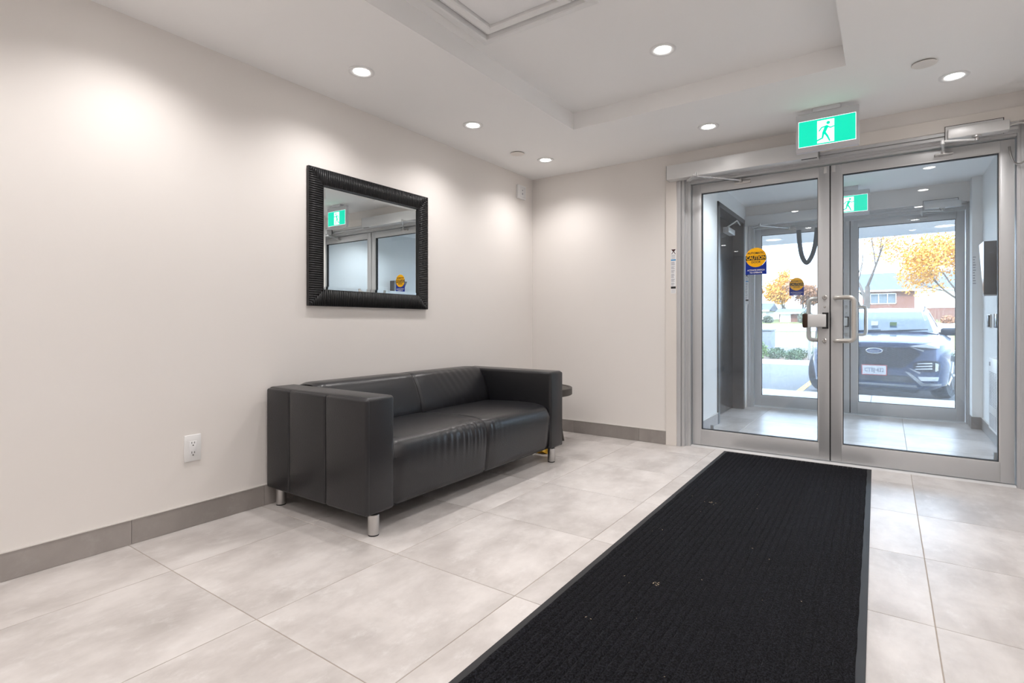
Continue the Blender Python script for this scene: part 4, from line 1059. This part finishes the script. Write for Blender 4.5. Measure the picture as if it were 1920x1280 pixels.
# body: cross sections along y, half outline (x,z) from bottom centre to top centre
def sec(y, w, zb, zs, zt, wt, bulge=0.0):
    """w half width at shoulder, zb bottom, zs shoulder, zt top at centre, wt half width at the top edge"""
    return [(y, 0.0, zb), (y, w * 0.80, zb), (y, w * 0.955, zb + 0.08), (y, w * 0.99, zb + (zs - zb) * 0.45), (y, w, zs - 0.10), (y, w * 0.985, zs - 0.02), (y, wt, zs + (zt - zs) * 0.55), (y, wt * 0.80, zt - 0.012), (y, wt * 0.45, zt), (y, 0.0, zt + 0.004)]
secs = [sec(0.02, 0.66, 0.24, 0.84, 0.875, 0.50), sec(0.06, 0.79, 0.19, 0.88, 0.925, 0.66), sec(0.18, 0.885, 0.17, 0.91, 0.97, 0.76), sec(0.40, 0.955, 0.17, 0.93, 1.005, 0.82), sec(0.75, 0.975, 0.18, 0.96, 1.035, 0.85),
        sec(1.15, 0.985, 0.20, 0.99, 1.065, 0.87), sec(1.6, 0.99, 0.20, 1.00, 1.07, 0.87), sec(3.2, 0.99, 0.22, 1.01, 1.07, 0.87), sec(4.3, 0.97, 0.24, 1.03, 1.08, 0.85), sec(4.72, 0.90, 0.30, 0.98, 1.04, 0.78), sec(4.80, 0.80, 0.36, 0.92, 0.98, 0.68)]
def loft(bm, secs, caps=True):
    rows = []
    for s in secs:
        right = [bm.verts.new((x, y, z)) for y, x, z in s]
        left = [bm.verts.new((-x, y, z)) for y, x, z in s[1:-1]]
        rows.append(right + left[::-1])
    for a, c in zip(rows, rows[1:]):
        n = len(a)
        for k in range(n): bm.faces.new([a[k], a[(k + 1) % n], c[(k + 1) % n], c[k]])
    if caps: bm.faces.new(rows[0][::-1]); bm.faces.new(rows[-1])
    bmesh.ops.recalc_face_normals(bm, faces=bm.faces[:])
    return bm
bm = loft(bmesh.new(), secs)
bmesh.ops.subdivide_edges(bm, edges=[e for e in bm.edges], cuts=1, use_grid_fill=True, smooth=0.0)
from mathutils.bvhtree import BVHTree
bvh = BVHTree.FromBMesh(bm)
body = soft(obj('body', bm, 'car_paint', car), 40)
def lay(poly, off, m, name, par, th=0.05, cuts=3):
    """panel with the outline poly (x,z) laid on the front of the body, standing proud by off"""
    b_ = bmesh.new(); vs_ = [b_.verts.new((x, 0, z)) for x, z in poly]; b_.faces.new(vs_)
    bmesh.ops.triangulate(b_, faces=b_.faces[:]); bmesh.ops.subdivide_edges(b_, edges=b_.edges[:], cuts=cuts, use_grid_fill=True)
    for v in b_.verts:
        h_ = bvh.ray_cast(V(v.co.x, -2, v.co.z), V(0, 1, 0))
        v.co.y = (h_[0].y if h_[0] else 0.2) - off
    f_ = b_.faces[:]; r_ = bmesh.ops.extrude_face_region(b_, geom=f_)
    for v in [g_ for g_ in r_['geom'] if isinstance(g_, bmesh.types.BMVert)]: v.co.y += th
    bmesh.ops.recalc_face_normals(b_, faces=b_.faces[:])
    return soft(obj(name, b_, m, par), 40)
# greenhouse
def gsec(y, wb, wt, zb, zt):
    return [(y, 0.0, zb), (y, wb, zb), (y, (wb + wt) / 2 + 0.02, (zb + zt) / 2), (y, wt, zt - 0.03), (y, wt * 0.86, zt), (y, 0.0, zt + 0.012)]
gs = [gsec(1.12, 0.80, 0.78, 1.04, 1.075), gsec(1.55, 0.80, 0.70, 1.04, 1.30), gsec(1.98, 0.80, 0.64, 1.04, 1.475), gsec(2.4, 0.80, 0.645, 1.04, 1.515), gsec(3.3, 0.80, 0.64, 1.04, 1.51), gsec(4.1, 0.78, 0.62, 1.04, 1.46), gsec(4.6, 0.74, 0.60, 1.04, 1.12)]
soft(obj('cabin', loft(bmesh.new(), gs), 'car_paint', car), 40)
# windscreen laid on the front of the cabin
cb_ = bmesh.new(); loft(cb_, gs); cbvh = BVHTree.FromBMesh(cb_); cb_.free()
def ws(u, v):
    z = 1.085 + 0.372 * v; x = (0.735 - 0.125 * v) * (2 * u - 1)
    h_ = cbvh.ray_cast(V(x, -1, z), V(0, 1, 0))
    return V(x, (h_[0].y if h_[0] else 1.2 + 0.8 * v) - 0.012, z)
bm = bmesh.new(); grid(bm, 16, 12, ws)
r_ = bmesh.ops.extrude_face_region(bm, geom=bm.faces[:])
for v in [g_ for g_ in r_['geom'] if isinstance(g_, bmesh.types.BMVert)]: v.co.y += 0.03
bmesh.ops.recalc_face_normals(bm, faces=bm.faces[:])
wsn = soft(obj('windscreen', bm, 'car_glass', car), 60)
obj('permit', prism(bmesh.new(), [(-0.16, 1.19), (-0.06, 1.19), (-0.06, 1.27), (-0.16, 1.27)], 1, ws(0.45, 0.3).y - 0.02, ws(0.45, 0.3).y + 0.02), 'st_white', wsn)
obj('permit', prism(bmesh.new(), [(0.12, 1.15), (0.22, 1.15), (0.22, 1.25), (0.12, 1.25)], 1, ws(0.6, 0.3).y - 0.02, ws(0.6, 0.3).y + 0.02), 'leaf_lime', wsn)
bm = bmesh.new(); tube(bm, [(-0.10, 1.10, 1.085), (0.35, 1.14, 1.11), (0.66, 1.20, 1.12)], 0.011, 6); tube(bm, [(-0.62, 1.11, 1.085), (-0.25, 1.12, 1.10), (0.0, 1.13, 1.11)], 0.011, 6)
obj('wiper', bm, 'car_black', car)
for s in (1, -1):
    bm = bmesh.new(); pts = [(1.62, 1.09), (3.95, 1.09), (3.70, 1.40), (2.15, 1.43)]
    vs = [bm.verts.new((s * (0.815 - (z - 1.09) * 0.44), y, z)) for y, z in pts]; bm.faces.new(vs)
    bmesh.ops.solidify(bm, geom=bm.faces[:], thickness=0.012); bmesh.ops.recalc_face_normals(bm, faces=bm.faces[:])
    obj('side_window', bm, 'car_glass', car)
    # mirrors
    bm = box(bmesh.new(), s * 0.955 - 0.125, s * 0.955 + 0.125, 1.60, 1.74, 1.015, 1.150, bev=0.045, seg=3)
    mo = soft(obj('wing_mirror', bm, 'car_black', car), 50)
    obj('mirror_arm', box(bmesh.new(), min(s * 0.78, s * 0.88), max(s * 0.78, s * 0.88), 1.64, 1.70, 1.03, 1.07), 'car_black', mo)
    # headlight cluster, fog pod, trims
    hl = lay([(s * 0.46, 0.872), (s * 0.80, 0.932), (s * 0.83, 0.915), (s * 0.825, 0.845), (s * 0.62, 0.822)], 0.012, 'car_lamp', 'headlight', car)
    lay([(s * 0.44, 0.868), (s * 0.465, 0.862), (s * 0.64, 0.808), (s * 0.63, 0.785)], 0.016, 'car_trim', 'headlight_trim', hl)
    lay([(s * 0.47, 0.862), (s * 0.80, 0.838), (s * 0.80, 0.832), (s * 0.62, 0.818)], 0.018, 'car_black', 'headlight_lower_edge', hl)
    pod = lay([(s * 0.50, 0.60), (s * 0.58, 0.645), (s * 0.80, 0.645), (s * 0.84, 0.60), (s * 0.825, 0.475), (s * 0.62, 0.470), (s * 0.50, 0.53)], 0.012, 'car_black', 'fog_lamp_pod', car)
    for k in range(3): lay([(s * (0.56 - 0.012 * k), 0.606 - k * 0.042), (s * 0.74, 0.622 - k * 0.042), (s * 0.74, 0.602 - k * 0.042), (s * (0.55 - 0.012 * k), 0.590 - k * 0.042)], 0.020, 'car_lamp', 'lamp_bar', pod)
    lay([(s * 0.775, 0.62), (s * 0.815, 0.60), (s * 0.81, 0.50), (s * 0.775, 0.485)], 0.020, 'car_lamp', 'lamp_bar', pod)
    lay([(s * 0.56, 0.400), (s * 0.82, 0.400), (s * 0.81, 0.340), (s * 0.60, 0.335)], 0.014, 'car_lamp', 'lower_lamp', car)
    lay([(s * 0.40, 0.470), (s * 0.46, 0.455), (s * 0.63, 0.300), (s * 0.85, 0.293), (s * 0.85, 0.262), (s * 0.60, 0.258)], 0.018, 'car_trim', 'bumper_blade', car)
    lay([(s * 0.44, 0.525), (s * 0.48, 0.515), (s * 0.60, 0.462), (s * 0.585, 0.44)], 0.016, 'car_trim', 'bumper_accent', car)
    # wheels
    for y, steer in ((0.93, 0.0), (3.75, 0.0)):
        stz = R(-14) if y < 2 else 0
        wh = bmesh.new()
        lathe(wh, [(0.25, -0.11), (0.335, -0.118), (0.362, -0.085), (0.366, 0.0), (0.362, 0.085), (0.335, 0.118), (0.25, 0.11)], (0, 0, 0), axis=0, n=36)
        rim = bmesh.new()
        lathe(rim, [(0.245, -0.10), (0.250, 0.105), (0.235, 0.112)], (0, 0, 0), axis=0, n=30)
        hub = bmesh.new(); lathe(hub, [(0.06, 0.07), (0.055, 0.112), (0.02, 0.118)], (0, 0, 0), axis=0, n=18)
        for k in range(5):
            a = 2 * pi * k / 5; tube(hub, [(0.10, 0.04 * cos(a), 0.04 * sin(a)), (0.108, 0.235 * cos(a), 0.235 * sin(a))], [0.030, 0.022], 6)
        M4 = Matrix.Translation((s * 0.865, y, 0.366)) @ Matrix.Rotation(stz, 4, 'Z') @ Matrix.Diagonal((s, 1, 1, 1))
        for bmx in (wh, rim, hub):
            bmx.transform(M4)
            bmesh.ops.recalc_face_normals(bmx, faces=bmx.faces[:])
        wo = soft(obj('wheel', wh, 'tyre', car), 40); soft(obj('rim', rim, 'car_black', wo), 40); soft(obj('spokes', hub, 'car_trim', wo), 40)
# grille: dark panel with hexagon cells
gp = [(-0.50, 0.845), (0.50, 0.845), (0.60, 0.745), (0.42, 0.56), (0.36, 0.52), (-0.36, 0.52), (-0.42, 0.56), (-0.60, 0.745)]
gr = lay(gp, 0.010, 'car_black', 'grille', car)
def front_y(x, z=0.6):
    h_ = bvh.ray_cast(V(x, -2, z), V(0, 1, 0)); return h_[0].y if h_[0] else 0.2
bm = bmesh.new()
def inside(x, z):
    return 0.535 < z < 0.832 and abs(x) < (0.50 if z > 0.80 else 0.38 + (z - 0.535) * 0.75 if z < 0.745 else 0.57 - (z - 0.745) * 0.9)
for i in range(-16, 17):
    for j in range(0, 10):
        x = i * 0.036; z = 0.545 + j * 0.032 + (0.016 if i % 2 else 0)
        if not inside(x, z): continue
        y = front_y(x, z) - 0.016
        hx = [V(x + 0.019 * cos(k * pi / 3), y, z + 0.0135 * sin(k * pi / 3)) for k in range(6)]
        ix = [V(x + 0.013 * cos(k * pi / 3), y + 0.012, z + 0.009 * sin(k * pi / 3)) for k in range(6)]
        a = [bm.verts.new(p) for p in hx]; c = [bm.verts.new(p) for p in ix]
        for k in range(6): bm.faces.new([a[k], a[(k + 1) % 6], c[(k + 1) % 6], c[k]])
o = obj('grille_mesh', bm, 'utility', gr); o['kind'] = 'stuff'
bm = lathe(bmesh.new(), [(1.0, 0.0), (1.0, -0.012), (0.93, -0.014)], (0, 0, 0), axis=1, n=36)
bm.transform(Matrix.Translation((0, -0.012, 0.787)) @ Matrix.Diagonal((0.112, 1, 0.043, 1)))
bdg = soft(obj('badge', bm, 'badge_blue', car), 40)
bm = bmesh.new(); ring = [(0.108 * cos(2 * pi * k / 40), -0.026, 0.787 + 0.041 * sin(2 * pi * k / 40)) for k in range(41)]
tube(bm, ring, 0.0065, 6, caps=False); obj('badge_rim', bm, 'car_lamp', bdg)
obj('badge_lettering', text_mesh(bmesh.new(), 'Ford', 0.060, facing_minus_y(0, -0.0275, 0.785) @ Matrix.Shear('XY', 4, (0.35, 0.0)), sx=1.15), 'car_lamp', bdg)
# number plate, lower grille, bumper strip
pl = B_('number_plate', 'plate_white', car, -0.170, 0.170, -0.030, -0.022, 0.395, 0.560, bev=0.003)
bm = bmesh.new()
for a in ((-0.170, 0.170, 0.549, 0.560), (-0.170, 0.170, 0.395, 0.406), (-0.170, -0.159, 0.395, 0.560), (0.159, 0.170, 0.395, 0.560)): box(bm, a[0], a[1], -0.0315, -0.029, a[2], a[3])
obj('plate_border', bm, 'plate_red', pl)
obj('plate_lettering', text_mesh(bmesh.new(), 'CTBJ·432', 0.092, facing_minus_y(0, -0.0312, 0.476), sx=0.74), 'badge_blue', pl)
B_('plate_mount', 'car_black', car, -0.18, 0.18, -0.022, 0.06, 0.385, 0.568)
lg_ = lay([(-0.44, 0.40), (0.44, 0.40), (0.54, 0.30), (-0.54, 0.30)], 0.010, 'car_black', 'lower_grille', car)
for k in range(4): lay([(-0.42, 0.320 + k * 0.021), (0.42, 0.320 + k * 0.021), (0.42, 0.312 + k * 0.021), (-0.42, 0.312 + k * 0.021)], 0.016, 'utility', 'grille_bar', lg_, 0.02)
lay([(-0.54, 0.262), (0.54, 0.262), (0.56, 0.225), (-0.56, 0.225)], 0.012, 'car_trim', 'bumper_strip', car)
bm = bmesh.new()
prism(bm, [(-0.60, 0.22), (0.60, 0.22), (0.56, 0.13), (-0.56, 0.13)], 1, 0.12, 0.5)
obj('valance', bm, 'car_black', car)
for s in (1, -1):
    tb_ = bmesh.new(); tube(tb_, [(s * 0.60, 2.1, 1.53), (s * 0.60, 3.9, 1.50)], 0.014, 8); obj('roof_rail', tb_, 'car_trim', car)
car.location = (-0.165, 10.40, GZ); car.rotation_euler = (0, 0, R(-4.0))
